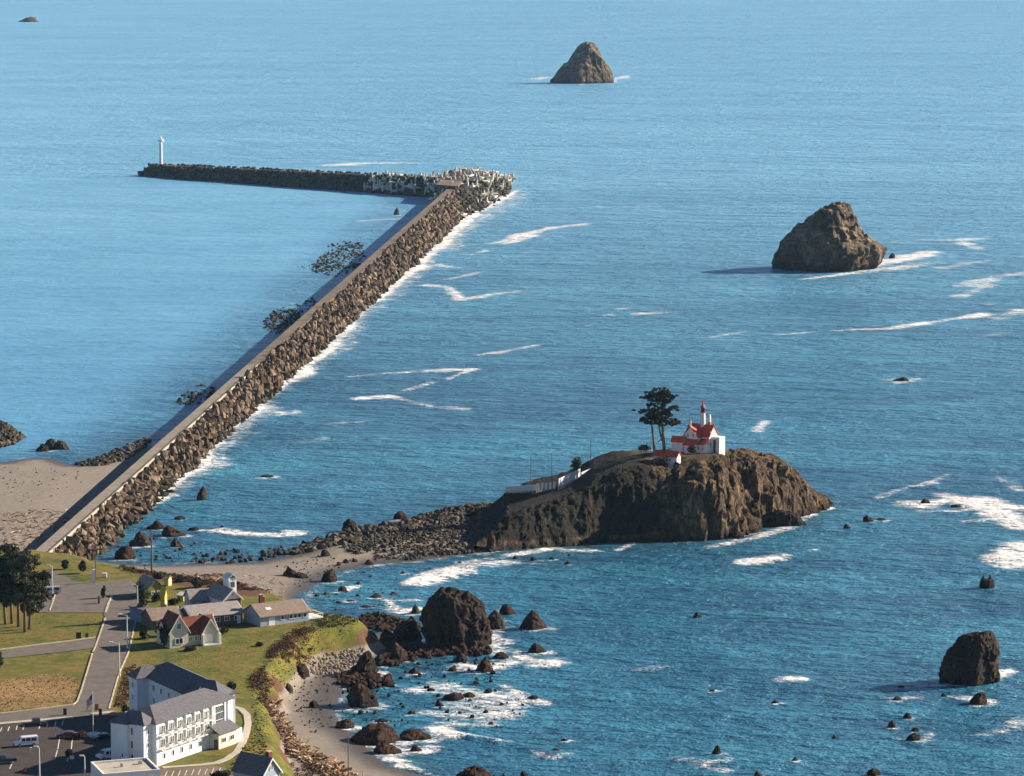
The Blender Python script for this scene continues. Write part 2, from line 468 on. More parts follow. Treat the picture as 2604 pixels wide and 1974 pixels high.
def sea_material():
    m, nt, p = new_mat('sea_water')
    t = NT(nt)
    foam, calm, shal = t.attr("foam"), t.attr("calm"), t.attr("shallow")
    # broad wind streaks, swell, chop and ripples, crests lying mostly across the view
    rot = (0, 0, math.radians(-14))
    streak = t.noise(t.pos((0.30, 1.0, 1), rot), 0.011, 4, 0.6)
    n1 = t.noise(t.pos((0.42, 1.0, 1), rot), 0.060, 4, 0.6)
    n2 = t.noise(t.pos((0.55, 1.0, 1), (0, 0, math.radians(9))), 0.27, 4, 0.62)
    n3 = t.noise(t.pos((0.7, 1.0, 1), (0, 0, math.radians(-30))), 1.1, 3, 0.65)
    h = t.math('ADD', t.math('MULTIPLY', n1, 1.9), t.math('ADD', t.math('MULTIPLY', n2, 0.75), t.math('MULTIPLY', n3, 0.22)))
    amp = t.rng(calm, 0, 1, 1.0, 0.30)
    h = t.math('MULTIPLY', h, amp)
    nor = t.bump(h, 1.0, 3.8)
    # body colour: wind streaks, with the brightness of the wave crests painted in
    w = t.math('ADD', t.math('MULTIPLY', streak, 0.50), t.math('ADD', t.math('MULTIPLY', n1, 0.30), t.math('MULTIPLY', n2, 0.20)))
    body = t.ramp(w, [(0.36, (0.012, 0.065, 0.125)), (0.46, (0.022, 0.115, 0.205)), (0.54, (0.032, 0.168, 0.275)), (0.64, (0.055, 0.265, 0.390))])
    cb = t.ramp(w, [(0.34, (0.075, 0.240, 0.420)), (0.5, (0.105, 0.310, 0.510)), (0.66, (0.140, 0.375, 0.580))])
    body = t.mix(t.math('MULTIPLY', calm, 0.9), body, cb)
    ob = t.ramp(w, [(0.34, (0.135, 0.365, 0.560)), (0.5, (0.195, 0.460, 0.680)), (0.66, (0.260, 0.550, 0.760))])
    body = t.mix(t.math('MULTIPLY', t.attr("far_bright"), 0.9), body, ob)  # far water brightened in its colour, standing in for haze and sky reflection
    body = t.mix(t.math('MULTIPLY', shal, 0.55), body, (0.026, 0.075, 0.095))
    # foam: lacy where thin, solid where thick
    fn = t.noise(t.pos((0.6, 1.0, 1), (0, 0, math.radians(-8))), 0.40, 6, 0.80)
    fb = t.noise(t.pos((0.35, 1.0, 1), (0, 0, math.radians(-8))), 0.075, 3, 0.6)
    fl = t.n("ShaderNodeTexVoronoi", feature='DISTANCE_TO_EDGE')
    fl.inputs["Scale"].default_value = 0.34
    wv = t.n("ShaderNodeVectorMath", operation='ADD')
    t.l(t.pos((0.6, 1.0, 1)), wv.inputs[0])
    wz = t.n("ShaderNodeVectorMath", operation='SCALE'); wz.inputs[3].default_value = 5.0
    t.l(t.noise(t.pos(), 0.12, 3, 0.6, out="Color"), wz.inputs[0])
    t.l(wz.outputs[0], wv.inputs[1])
    t.l(wv.outputs[0], fl.inputs["Vector"])
    lace = t.rng(fl.outputs["Distance"], 0.0, 0.30, 0.55, 0.0)
    k = t.math('ADD', t.math('MULTIPLY', foam, 1.15), t.math('MULTIPLY', t.math('SUBTRACT', fn, 0.5), 2.9))
    k = t.math('ADD', k, t.math('MULTIPLY', t.math('SUBTRACT', fb, 0.5), 1.5))
    k = t.math('ADD', k, t.math('MULTIPLY', lace, t.math('MULTIPLY', foam, 0.75)))
    k = t.math('MULTIPLY', t.rng(k, 0.34, 1.22), t.rng(foam, 0.03, 0.30))
    col = t.mix(k, body, (0.86, 0.85, 0.84))
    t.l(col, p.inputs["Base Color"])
    t.l(t.rng(k, 0, 1, 0.34, 0.8), p.inputs["Roughness"])
    p.inputs["IOR"].default_value = 1.33
    t.l(t.rng(k, 0, 1, 0.55, 0.1), p.inputs["Specular IOR Level"])
    t.l(nor, p.inputs["Normal"])
    return m

def ground_material():
    m, nt, p = new_mat('coast_ground')
    t = NT(nt)
    grass, dry, wet, scr = t.attr("grass"), t.attr("dry"), t.attr("wet"), t.attr("scrub")
    big = t.noise(t.pos(), 0.09, 5, 0.6)
    mid = t.noise(t.pos(), 0.55, 6, 0.65)
    fine = t.noise(t.pos(), 3.0, 4, 0.7)
    sand = t.ramp(mid, [(0.3, (0.185, 0.158, 0.134)), (0.55, (0.232, 0.200, 0.168)), (0.75, (0.275, 0.24, 0.20))])
    sand = t.mix(t.rng(big, 0.45, 0.7, 0, 0.35), sand, (0.18, 0.150, 0.13))
    sand = t.mix(wet, sand, (0.085, 0.074, 0.066))
    gf = t.math('ADD', t.math('MULTIPLY', big, 0.5), t.math('MULTIPLY', mid, 0.5))
    green = t.ramp(gf, [(0.36, (0.048, 0.066, 0.009)), (0.46, (0.092, 0.100, 0.012)), (0.54, (0.145, 0.120, 0.019)), (0.64, (0.19, 0.115, 0.036))])
    brown = t.ramp(gf, [(0.34, (0.15, 0.105, 0.035)), (0.5, (0.25, 0.16, 0.06)), (0.66, (0.36, 0.22, 0.10))])
    d = t.math('ADD', dry, t.math('MULTIPLY', t.math('SUBTRACT', mid, 0.5), 0.9))
    gcol = t.mix(t.rng(d, 0.35, 0.7), green, brown)
    s = t.math('ADD', scr, t.math('MULTIPLY', t.math('SUBTRACT', mid, 0.5), 0.8))
    gcol = t.mix(t.rng(s, 0.4, 0.65), gcol, t.ramp(fine, [(0.3, (0.05, 0.024, 0.014)), (0.7, (0.16, 0.075, 0.04))]))
    g = t.math('ADD', grass, t.math('MULTIPLY', t.math('SUBTRACT', mid, 0.5), 0.5))
    col = t.mix(t.rng(g, 0.40, 0.60), sand, gcol)
    t.l(col, p.inputs["Base Color"])
    t.l(t.rng(wet, 0, 1, 0.95, 0.45), p.inputs["Roughness"])
    p.inputs["Specular IOR Level"].default_value = 0.25
    t.l(t.bump(t.math('ADD', mid, t.math('MULTIPLY', fine, 0.4)), 0.5, 0.35), p.inputs["Normal"])
    return m
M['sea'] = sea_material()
M['ground'] = ground_material()

# ------------------------------------------------------------------ where the rocks stand (photo px of the waterline or foot, width, height)
# (px, py, w, h, material, label, options)   'pk' = how pointed, 'dr' = depth ratio
ROCKS = [
 (2511,1495,40,34,'near','dark two-pronged rock alone in open water toward the right edge',{'prong':1}),
 (1773,1574,20,17,'near','small dark rock with a foam collar alone in mid bay',{}),
 (1810,1761,16,8,'rust','tiny low rock awash alone in the lower middle of the bay',{}),
 (1976,1792,24,9,'rust','low flat rock ringed by foam halfway between bay centre and square stack',{}),
 (2292,1755,22,12,'near','small rock at the far end of the foam line trailing from the square stack',{}),
 (2362,1747,16,8,'near','small low rock in the foam line close by the square stack',{}),
 (2401,1774,18,12,'near','small rock in clear water just below the foam line of the square stack',{}),
 (2282,1784,24,14,'near','rounded dark rock below the left end of the stack foam line',{}),
 (2491,1794,42,34,'near','chunky dark rock directly in front of the square stack',{'pk':2.6}),
 (2309,1829,22,16,'near','upper small rock of the loose cluster at lower right',{}),
 (2268,1853,24,22,'rust','pointed reddish rock with foam line, leftmost of the lower right cluster',{'pk':1.3}),
 (2327,1862,20,12,'near','low rock just above the largest rock of the lower right cluster',{}),
 (2323,1886,36,22,'near','largest dark rock of the lower right cluster beside a foam curl',{}),
 (2123,1880,12,12,'rust','tiny reddish rock with a foam streak left of the lower right cluster',{}),
 (1821,1919,20,27,'near','narrow upright rock poking from the water near the bottom edge',{'pk':1.8}),
 (2020,1937,14,12,'near','tiny round rock alone near the bottom edge',{}),
 (1929,1976,20,16,'near','small rock cut by the bottom edge, mid right',{}),
 (2225,1974,32,18,'near','wide dark rock cut by the bottom edge at right',{'pk':2.4}),
 (2354,1281,20,13,'near','dark rock at the left end of a big breaking foam patch',{}),
 (2431,1291,26,7,'near','low dark rock inside the big breaking foam patch',{}),
 (2210,1329,24,18,'near','blocky rock in the water right of the lighthouse island',{'pk':2.6}),
 (2243,1325,24,7,'near','low flat rock touching the blocky rock right of the island',{}),
 (2156,1346,18,14,'rust','small rounded rock nearest the lighthouse island on its right',{}),
 (2290,971,40,11,'near','low rock in a foam ring out in the open sea',{}),
 (2268,658,14,15,'stack','small outlying pinnacle at the foamy foot of the big sea stack',{}),
 (512,1272,24,36,'tan','narrow upright rock pillar in the water beside the breakwater',{'pk':1.9}),
 (680,1217,32,8,'near','low dark rock awash between pillar rock and lighthouse island',{}),
 (565,1347,14,11,'near','small rock in the breaking wave line near the beach',{}),
 (359,1392,44,42,'tan','tall brown rock in the pool behind the wooden pole',{'pk':2.4}),
 (395,1347,42,23,'near','dark split rock near the breakwater boulders',{}),
 (438,1364,60,24,'rust','broad low reddish rock in the pool by the breakwater',{'pk':1.4}),
 (449,1394,32,25,'tan','squat brown rock below the broad reddish rock',{}),
 (318,1424,50,36,'rust','dark reddish rock at the foot of the breakwater boulders',{'pk':2.4}),
 (490,1350,26,10,'near','flat dark rock right of the broad reddish rock',{}),
 (336,1392,16,20,'near','small dark rock leaning against the tall brown rock',{}),
 (455,1320,26,8,'near','small flat rock above the broad reddish rock',{}),
 (1015,1322,28,22,'near','brown rock standing in water off the rubble spit',{'pk':2.4}),
 (888,1352,34,34,'near','knobbly dark rock at the left end of the rubble spit',{'pk':2.2}),
 (1130,1308,22,20,'near','dark knob on the spit, first before the island ramp',{}),
 (1165,1303,26,18,'near','dark knob on the spit, second before the island ramp',{}),
 (1249,1402,22,52,'tan','tall thin brown pinnacle at the island foot where the spit ends',{'pk':2.2}),
 (1056,1566,24,30,'tan','slender tan pinnacle in the surf left of the large shore rock',{'pk':1.2}),
 (1028,1641,80,74,'near','dark jagged outcrop joined to the left side of the large shore rock',{'pk':1.7}),
 (1252,1604,48,52,'near','knobbly brown shoulder at the right foot of the large shore rock',{'pk':2.0}),
 (1291,1567,36,32,'near','small dark cone just right of the large shore rock',{'pk':1.5}),
 (1355,1605,66,53,'near','pointed dark rock pyramid in the water right of the large shore rock',{'pk':1.3}),
 (1368,1662,42,26,'near','leaning dark rock above a breaking foam patch',{'pk':1.2}),
 (1271,1677,40,18,'near','flat dark rock in the foam right of the tide pool',{}),
 (1233,1709,42,38,'rust','pointed reddish rock in the foam below the large shore rock',{'pk':1.1}),
 (1170,1684,30,24,'rust','brown rock at the edge of the calm tide pool',{}),
 (1054,1713,28,16,'tan','round rock alone in the calm tide pool',{}),
 (1149,1706,20,10,'rust','small low rock at the right side of the tide pool',{}),
 (924,1716,66,62,'near','tall dark rock on the beach casting a long shadow, upper of two',{'pk':1.6}),
 (962,1694,32,32,'near','rock leaning on the right of the upper tall beach rock',{}),
 (1014,1684,44,52,'near','pointed rock with a lit right face between beach rocks and shore rock',{'pk':1.5}),
 (938,1640,44,38,'near','dark rock at the head of the cobble patch below the bluff',{'pk':1.8}),
 (988,1645,50,50,'near','dark rock between cobble patch and large shore rock',{'pk':1.8}),
 (986,1742,28,15,'rust','small red-brown rock in shallow water below the tall beach rocks',{}),
 (922,1797,68,60,'near','tall brown rock on the beach with its foot in the water, lower of two',{'pk':2.6}),
 (877,1853,48,24,'tan','low tan rock at the water edge above the brown ledges',{'pk':2.2}),
 (955,1893,112,46,'rust','widest weedy brown ledge on the lower beach',{'pk':1.8,'dr':0.9}),
 (1057,1882,78,25,'rust','long low weedy ledge in the surf right of the widest ledge',{'pk':1.9}),
 (988,1918,68,27,'rust','weedy ledge at the waterline below the widest ledge',{'pk':1.9}),
 (1055,1912,30,16,'rust','small weedy rock in the foam below the long low ledge',{}),
 (1200,1990,84,42,'rust','large brown rock cut by the bottom edge of the bay',{'pk':1.8}),
 (1333,1974,18,14,'near','small round rock by the bottom edge right of the large brown one',{}),
 (1094,1757,20,7,'rust','thin reddish rock in white foam, upper left of the surf zone',{}),
 (1152,1781,48,17,'rust','broad reddish rock in the middle of the surf zone',{}),
 (1193,1774,30,14,'rust','reddish rock touching the broad rock in the surf zone',{}),
 (1118,1795,20,9,'near','small dark rock below left of the broad surf rock',{}),
 (1240,1763,20,13,'near','small dark rock upper right in the surf zone',{}),
 (1356,1778,24,10,'near','dark rock at the outer right end of the surf zone',{}),
 (1235,1812,14,8,'near','tiny rock in the lower surf zone, right one',{}),
 (1170,1814,11,6,'near','tiny rock in the lower surf zone, left one',{}),
 (1046,1815,18,8,'near','small rock in calm water above the long low ledge',{}),
 (969,1835,20,8,'near','small rock in calm water above the widest ledge',{}),
 (1247,1843,14,8,'near','tiny dark rock with white water on its left side',{}),
 (1416,1912,20,10,'rust','small reddish rock in a foam arc near the bottom',{}),
 (1436,1885,16,7,'near','low rock just above the foam arc near the bottom',{}),
 (1401,1931,12,7,'near','tiny rock just below the foam arc near the bottom',{}),
 (767,1712,34,25,'near','dark boulder alone on the sand under the red scrub bluff',{}),
 (735,1751,17,15,'tan','small tan boulder on the sand with a lit right side',{}),
 (798,1801,25,20,'near','dark boulder alone in the middle of the sand',{}),
 (873,1507,22,17,'near','dark rock with a splash of foam on its right',{}),
 (806,1520,16,10,'rust','small reddish rock nearest the blue-grey house in the shallows',{}),
 (890,1534,26,8,'rust','thin rock in foam, left of a row of three',{}),
 (930,1549,30,11,'rust','reddish rock in foam, lowest of a row of three',{}),
 (954,1524,30,11,'rust','reddish rock, upper right of a row of three',{}),
 (736,1465,34,26,'near','pointed dark rock standing on the sand spit',{'pk':1.2}),
 (766,1470,38,14,'near','low broken rock right of the pointed rock on the sand',{}),
 (836,1481,44,34,'near','dark conical rock at the edge of sand and water',{'pk':1.4}),
 (829,1417,22,20,'near','blocky rock with pale side on the upper sand spit',{'pk':3.0}),
 (861,1437,12,9,'near','left one of three small stones on the sand spit',{}),
 (880,1431,15,10,'near','middle one of three small stones on the sand spit',{}),
 (902,1428,12,8,'near','right one of three small stones on the sand spit',{}),
 (940,1436,20,14,'rust','brown rock where the sand spit meets the water',{}),
 (1023,1461,14,8,'near','small rock in the open shallows below the rubble spit',{}),
 (1311,1421,12,8,'near','small dark rock below the island, first from the pinnacle',{}),
 (1357,1426,15,10,'near','small dark rock below the island, second from the pinnacle',{}),
 (1403,1424,12,8,'near','small dark rock below the island, third from the pinnacle',{}),
 (1441,1437,16,11,'near','small dark rock below the island, fourth from the pinnacle',{}),
 (106,1150,30,22,'near','left rock of the trio standing off the harbour beach',{}),
 (127,1144,32,30,'tan','middle rock of the trio standing off the harbour beach',{'pk':2.4}),
 (157,1146,34,28,'tan','right rock of the trio standing off the harbour beach',{'pk':2.4}),
 (70,56,42,13,'stack','low far rock ringed by surf near the top left corner',{'pk':1.6}),
 (1008,548,14,22,'tan','small brown rock in the harbour beside the breakwater elbow',{'pk':1.5}),
]

K = 2604 / 2212.0
# foam: ([photo points in a 2212 px wide copy], half width in m, thickness 0..1)
FOAM = [
 ([(1240,449),(1330,446),(1425,448)],5,.55), ([(1060,525),(1110,515),(1180,495),(1262,485)],7,.8), ([(1090,527),(1150,508)],7,.75),
 ([(985,545),(1020,550),(1050,542)],5,.55), ([(940,570),(975,578),(1040,580)],4,.65), ([(1035,590),(960,606)],4,.55),
 ([(920,617),(970,622),(995,650),(1060,638),(1120,632)],5,.72), ([(1030,768),(1100,757),(1160,745)],4,.5),
 ([(750,817),(820,810),(900,803),(1020,799)],4.5,.75), ([(1020,799),(970,820)],3,.6),
 ([(780,862),(840,858)],5,.85), ([(840,858),(930,880),(1005,885)],3,.55), ([(870,845),(930,828)],2.5,.5),
 ([(1540,728),(1610,715)],4,.5), ([(1690,722),(1800,713)],4,.6), ([(1800,713),(1920,709),(2030,692),(2120,680)],6,.92),
 ([(1385,678),(1460,676)],6,.8), ([(1340,668),(1358,666)],4,.6), ([(1300,682),(1315,681)],3,.5),
 ([(1150,172),(1195,166)],12,.75), ([(1300,179),(1360,163)],12,.75), ([(1255,183),(1300,179)],6,.5),
 ([(710,357),(770,354)],12,.8), ([(770,354),(890,353)],10,.72), ([(0,45),(85,44)],14,.75),
 ([(780,478),(860,474)],10,.5), ([(1200,405),(1340,408)],6,.35),
 ([(1850,582),(1930,565),(1990,552)],12,1.0), ([(1870,570),(2005,545)],10,.8), ([(1740,602),(1850,590)],5,.72), ([(1850,590),(2010,570)],9,.55),
 ([(1910,525),(1980,520),(2060,520),(2140,515)],5,.5), ([(2040,580),(2150,560)],8,.5), ([(2090,620),(2150,600),(2212,590)],9,.55),
 ([(2070,640),(2090,635),(2140,615)],6,.6), ([(2080,525),(2120,540)],8,.5), ([(2080,655),(2140,660)],5,.5), ([(2150,690),(2212,670)],7,.45), ([(2110,730),(2170,720)],7,.35),
 ([(1635,930),(1655,912)],4,.7), ([(1905,822),(1985,818)],5,.6),
 ([(1100,1198),(1180,1186)],4,.8), ([(1180,1186),(1300,1190)],4,.45), ([(1335,1188),(1355,1180),(1380,1165)],3,.7),
 ([(1530,1182),(1620,1166),(1700,1140),(1735,1118)],3,.6), ([(1560,1165),(1650,1150)],3,.4), ([(1670,1103),(1730,1104),(1790,1097)],3,.8), ([(1615,1218),(1660,1212),(1700,1202)],6,.8),
 ([(1700,1202),(1760,1190)],3,.4), ([(1480,1172),(1530,1182)],2,.4), ([(1735,1120),(1755,1110)],2,.6),
 ([(2000,1090),(2050,1078),(2110,1085)],9,1.0), ([(2040,1072),(2110,1088)],8,1.0), ([(1990,1105),(2060,1105),(2130,1098)],3,.65), ([(2080,1128),(2150,1122),(2180,1125)],3,.6),
 ([(2150,1095),(2212,1098)],6,.9), ([(2160,1110),(2212,1130)],8,.95), ([(2180,1120),(2212,1140)],8,.9), ([(2180,1212),(2212,1180)],8,.9), ([(2190,1220),(2212,1200)],7,.85),
 ([(1895,1075),(1930,1062),(1965,1055),(2010,1045),(2045,1025)],2.5,.5), ([(2150,1030),(2212,1060)],5,.4),
 ([(890,1262),(930,1248),(970,1238)],6,1.0), ([(960,1240),(1030,1224),(1090,1215)],7,.72), ([(1000,1215),(1080,1205)],4,.5), ([(960,1200),(1060,1195)],3,.35),
 ([(838,1300),(850,1318),(870,1325),(900,1318)],4,.85), ([(850,1300),(900,1298)],3,.5), ([(735,1280),(768,1268)],3,.8), ([(745,1300),(800,1312)],3,.5),
 ([(470,1147),(540,1155),(600,1157),(655,1155)],2.8,.95), ([(620,1150),(660,1152)],2.5,.9), ([(430,1146),(470,1147)],2,.6),
 ([(1080,1320),(1060,1340)],4,.6), ([(1085,1345),(1060,1380),(1090,1390)],6,.8), ([(1060,1385),(1075,1410)],6,.85), ([(1010,1440),(1050,1447),(1110,1430)],6,.8), ([(1120,1420),(1150,1430),(1190,1432)],5,.85),
 ([(1150,1440),(1190,1438)],4,.7), ([(1090,1400),(1120,1412)],4,.6), ([(1100,1355),(1125,1360)],4,.5),
 ([(905,1490),(960,1482),(1010,1490)],5,.62), ([(950,1480),(1040,1500),(1110,1500)],6,.55), ([(1090,1480),(1130,1505),(1180,1520)],4,.6), ([(930,1540),(1010,1548),(1090,1545)],6,.6),
 ([(1000,1520),(1090,1520)],9,.5), ([(960,1565),(1060,1560)],6,.5), ([(945,1573),(960,1583),(985,1592)],4,1.0), ([(985,1590),(1060,1596),(1110,1600)],2.5,.6), ([(1075,1603),(1115,1608)],1.6,.9),
 ([(1130,1615),(1160,1632),(1200,1640),(1225,1630)],2,.55), ([(880,1622),(930,1618)],4,.6), ([(835,1640),(870,1646)],2,.95), ([(865,1655),(905,1665),(945,1677)],2.2,.95), ([(860,1648),(890,1658)],2,.7),
 ([(2085,1480),(2130,1470),(2172,1452)],4,1.0), ([(1945,1492),(2000,1486),(2080,1482)],2,.65), ([(2080,1510),(2130,1515)],3,.7), ([(1690,1474),(1725,1473)],3,.7), ([(1920,1512),(1990,1508)],2.5,.4),
 ([(1935,1595),(1990,1602)],3,.45), ([(2000,1600),(2012,1585)],2.5,.5), ([(2160,1585),(2212,1560)],5,.45), ([(1470,1640),(1560,1665)],4,.5), ([(1500,1652),(1570,1640)],3,.45), ([(2110,1590),(2140,1588)],2.5,.5),
 ([(560,905),(640,893)],4,.45), ([(580,895),(640,890)],3,.6), ([(720,918),(790,912)],4,.35), ([(520,945),(560,935)],5,.4), ([(640,960),(700,950)],5,.28),
 ([(560,1035),(600,1030)],2,.5), ([(195,938),(245,934)],2.5,.6), ([(1380,1445),(1450,1438)],3,.35), ([(1640,1340),(1690,1335)],3,.25), ([(1100,1215),(1180,1222)],3,.35),
]
EDGE_R = [(1118,408),(1085,425),(1040,450),(985,487),(960,515),(940,532),(880,582),(830,632),(775,668),(752,690),(722,738),(690,765),(650,792),(600,832),(560,862),(545,882),(520,905),(460,962),(410,1018),(350,1062),(290,1105)]
EDGE_R = [(x + 4, y + 2) for x, y in EDGE_R]
EDGE_O = [(x + 16, y + 6) for x, y in EDGE_R]
FOAM += [(EDGE_R, 5.5, .95), (EDGE_R[1:7], 9, 1.0), (EDGE_R[2:5], 16, .6), (EDGE_R[12:17], 9, 1.0), (EDGE_O[14:20], 9, .5), (EDGE_O[5:14], 8, .36), (EDGE_R[17:], 5, .7), (EDGE_O[0:6], 16, .42)]
SWELL = [([(0,905),(180,885),(320,868),(440,838)], 5, .55), ([(0,930),(250,912),(420,880)], 5, .5), ([(180,940),(330,920),(400,900)], 4, .4),
         ([(985,1590),(1060,1600),(1130,1615),(1200,1635)], 5, .9), ([(1560,1430),(1680,1475),(1760,1500)], 9, .55), ([(1520,1540),(1640,1552)], 7, .5), ([(640,1085),(740,1090)], 6, .5),
         ([(460,1140),(560,1150),(660,1150)], 4, .6), ([(880,1265),(960,1240),(1060,1222)], 5, .6)]

def kp(pts, z=0.0):
    return [tuple(G(x * K, y * K, z)[:2]) for x, y in pts]

# ------------------------------------------------------------------ coast outlines
SHORE = [tuple(G(x, y)[:2]) for x, y in [(-700,1205),(0,1178),(60,1167),(130,1166),(182,1184),(250,1172),(330,1143),(392,1108),(420,1150),(230,1395),
    (262,1427),(330,1434),(400,1438),(500,1434),(640,1431),(745,1412),(840,1374),(900,1360),(1010,1338),(1130,1310),(1230,1290),(1300,1285),(1330,1390),
    (1240,1402),(1150,1412),(1050,1426),(960,1434),(925,1443),(860,1456),(815,1476),(790,1496),(765,1530),(780,1560),(880,1585),(930,1598),(1000,1618),
    (1010,1650),(985,1680),(905,1690),(862,1712),(848,1740),(851,1770),(838,1812),(850,1838),(890,1865),(935,1905),(958,1927),(1003,1950),(1085,1974),(1220,2015),(1330,2090),(-700,2090)]]
BLUFF = [tuple(G(x, y, 8)[:2]) for x, y in [(-700,1400),(80,1398),(165,1408),(235,1425),(330,1447),(430,1462),(520,1474),(600,1482),(690,1506),(760,1538),(800,1551),(850,1560),(888,1566),(905,1574),
    (885,1584),(840,1592),(790,1602),(745,1622),(708,1655),(680,1690),(662,1720),(648,1760),(650,1800),(664,1850),(680,1895),(708,1950),(790,2030),(860,2090),(-700,2090)]]

# ------------------------------------------------------------------ sea
def build_sea():
    ys = [520.0]
    while ys[-1] < 16000:
        ys.append(ys[-1] + max(1.2, ys[-1] ** 2 / (H * F) * 3.6))
    xs = [0.0]
    while xs[-1] < 9000:
        x = xs[-1]
        xs.append(x + (1.6 if x < 135 else 3.2 if x < 420 else min(250.0, 3.2 + (x - 420) * 0.035)))
    xs = np.array([-x for x in xs[:0:-1]] + xs)
    ys = np.array(ys)
    X, Y = np.meshgrid(xs, ys)
    nx, ny = len(xs), len(ys)
    fx, fy = X.ravel(), Y.ravel()
    foam = np.zeros(fx.shape)
    def paint(pts, w, k, out, soft=1.0):
        p = np.array(pts)
        m = w * 2.2
        s = np.nonzero((fx > p[:, 0].min() - m) & (fx < p[:, 0].max() + m) & (fy > p[:, 1].min() - m * 3) & (fy < p[:, 1].max() + m * 3))[0]
        if len(s) == 0: return
        wob = fbm(np.stack([fx[s] * .06, fy[s] * .03, 0 * fx[s]], 1), 3, 5)
        d = seg_dist(fx[s], fy[s] * 0.8, [(a, b * 0.8) for a, b in p]) + wob * w * 0.7
        v = k * np.clip(1.2 - d / (w * .85), 0, 1)
        out[s] = np.maximum(out[s], v)
    for pts, w, k in FOAM:
        paint(kp(pts), w, k, foam)
    for (px, py, w, h, mt, lab, op) in ROCKS:
        c = G(px, py)
        if 690 < c.y and not inside(np.array([c.x]), np.array([c.y]), SHORE)[0]:
            r = w * MPP(c.y) / 2
            big = 0.75 if (px + py) % 3 == 0 else 0.5
            paint([(c.x - r * .7, c.y - r * .3), (c.x + r * 1.1, c.y + r * .3)], r * 0.75 + 1.2, big, foam)
    sh = sdf(fx, fy, SHORE)
    foam = np.maximum(foam, np.where(fx > -95, 0.34, 0.22) * np.clip(1 - np.abs(sh + 1.5) / 4.0, 0, 1))
    # calm harbour inside the breakwater
    HB = [tuple(G(x, y)[:2]) for x, y in [(-9000,250),(350,250),(372,418),(430,440),(930,478),(1125,485),(1060,560),(905,695),(745,835),(480,1080),(390,1140),(180,1190),(-900,1230)]]
    wd_ = 45 + 260 * sstep(2400, 2700, fy)
    hs_ = sdf(fx, fy, HB)
    tq = np.clip((hs_ + 10 + 200 * sstep(2400, 2700, fy)) / (10 + wd_ + 200 * sstep(2400, 2700, fy)), 0, 1)
    calm = tq * tq * (3 - 2 * tq) * (1 - 0.5 * sstep(2350, 3500, fy))
    calm = np.maximum(calm, 0.85 * sstep(0.02, -0.2, fx / fy) * sstep(2250, 2600, fy))  # past the dogleg: sky reflection on the left put into the paler colour
    shallow = np.clip(1 + sh / 16.0, 0, 1) * 0.8
    isl = [tuple(G(x, y)[:2]) for x, y in ISLE_PX]
    shallow = np.maximum(shallow, np.clip(1 + sdf(fx, fy, isl) / 14.0, 0, 1) * 0.8)
    z = 0.10 * fbm(np.stack([fx * .05, fy * .09, 0 * fx], 1), 3, 3) * (1 - calm * .8)
    z = z + 0.55 * fbm(np.stack([fx * .008 + fy * .004, fy * .030 - fx * .006, 0 * fx], 1), 2, 13) * (1 - calm * .6)
    sw = np.zeros(fx.shape)
    for pts, w, k in SWELL:
        paint(kp(pts), w, k, sw)
    z = z + sw * 0.9 + np.minimum(foam, 1) * 0.22 * (1 + fbm(np.stack([fx * .3, fy * .3, 0 * fx], 1), 2, 9))
    idx = np.arange(nx * ny).reshape(ny, nx)
    faces = np.stack([idx[:-1, :-1], idx[:-1, 1:], idx[1:, 1:], idx[1:, :-1]], -1).reshape(-1, 4)
    me = np_mesh('sea', np.stack([fx, fy, z], 1), faces, M['sea'], True, {'foam': foam, 'calm': calm, 'shallow': shallow, 'far_bright': sstep(820, 2900, fy)})
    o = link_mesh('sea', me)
    return tag(o, 'blue green sea with foam streaks round rocks and breakwater', 'sea', kind='structure')

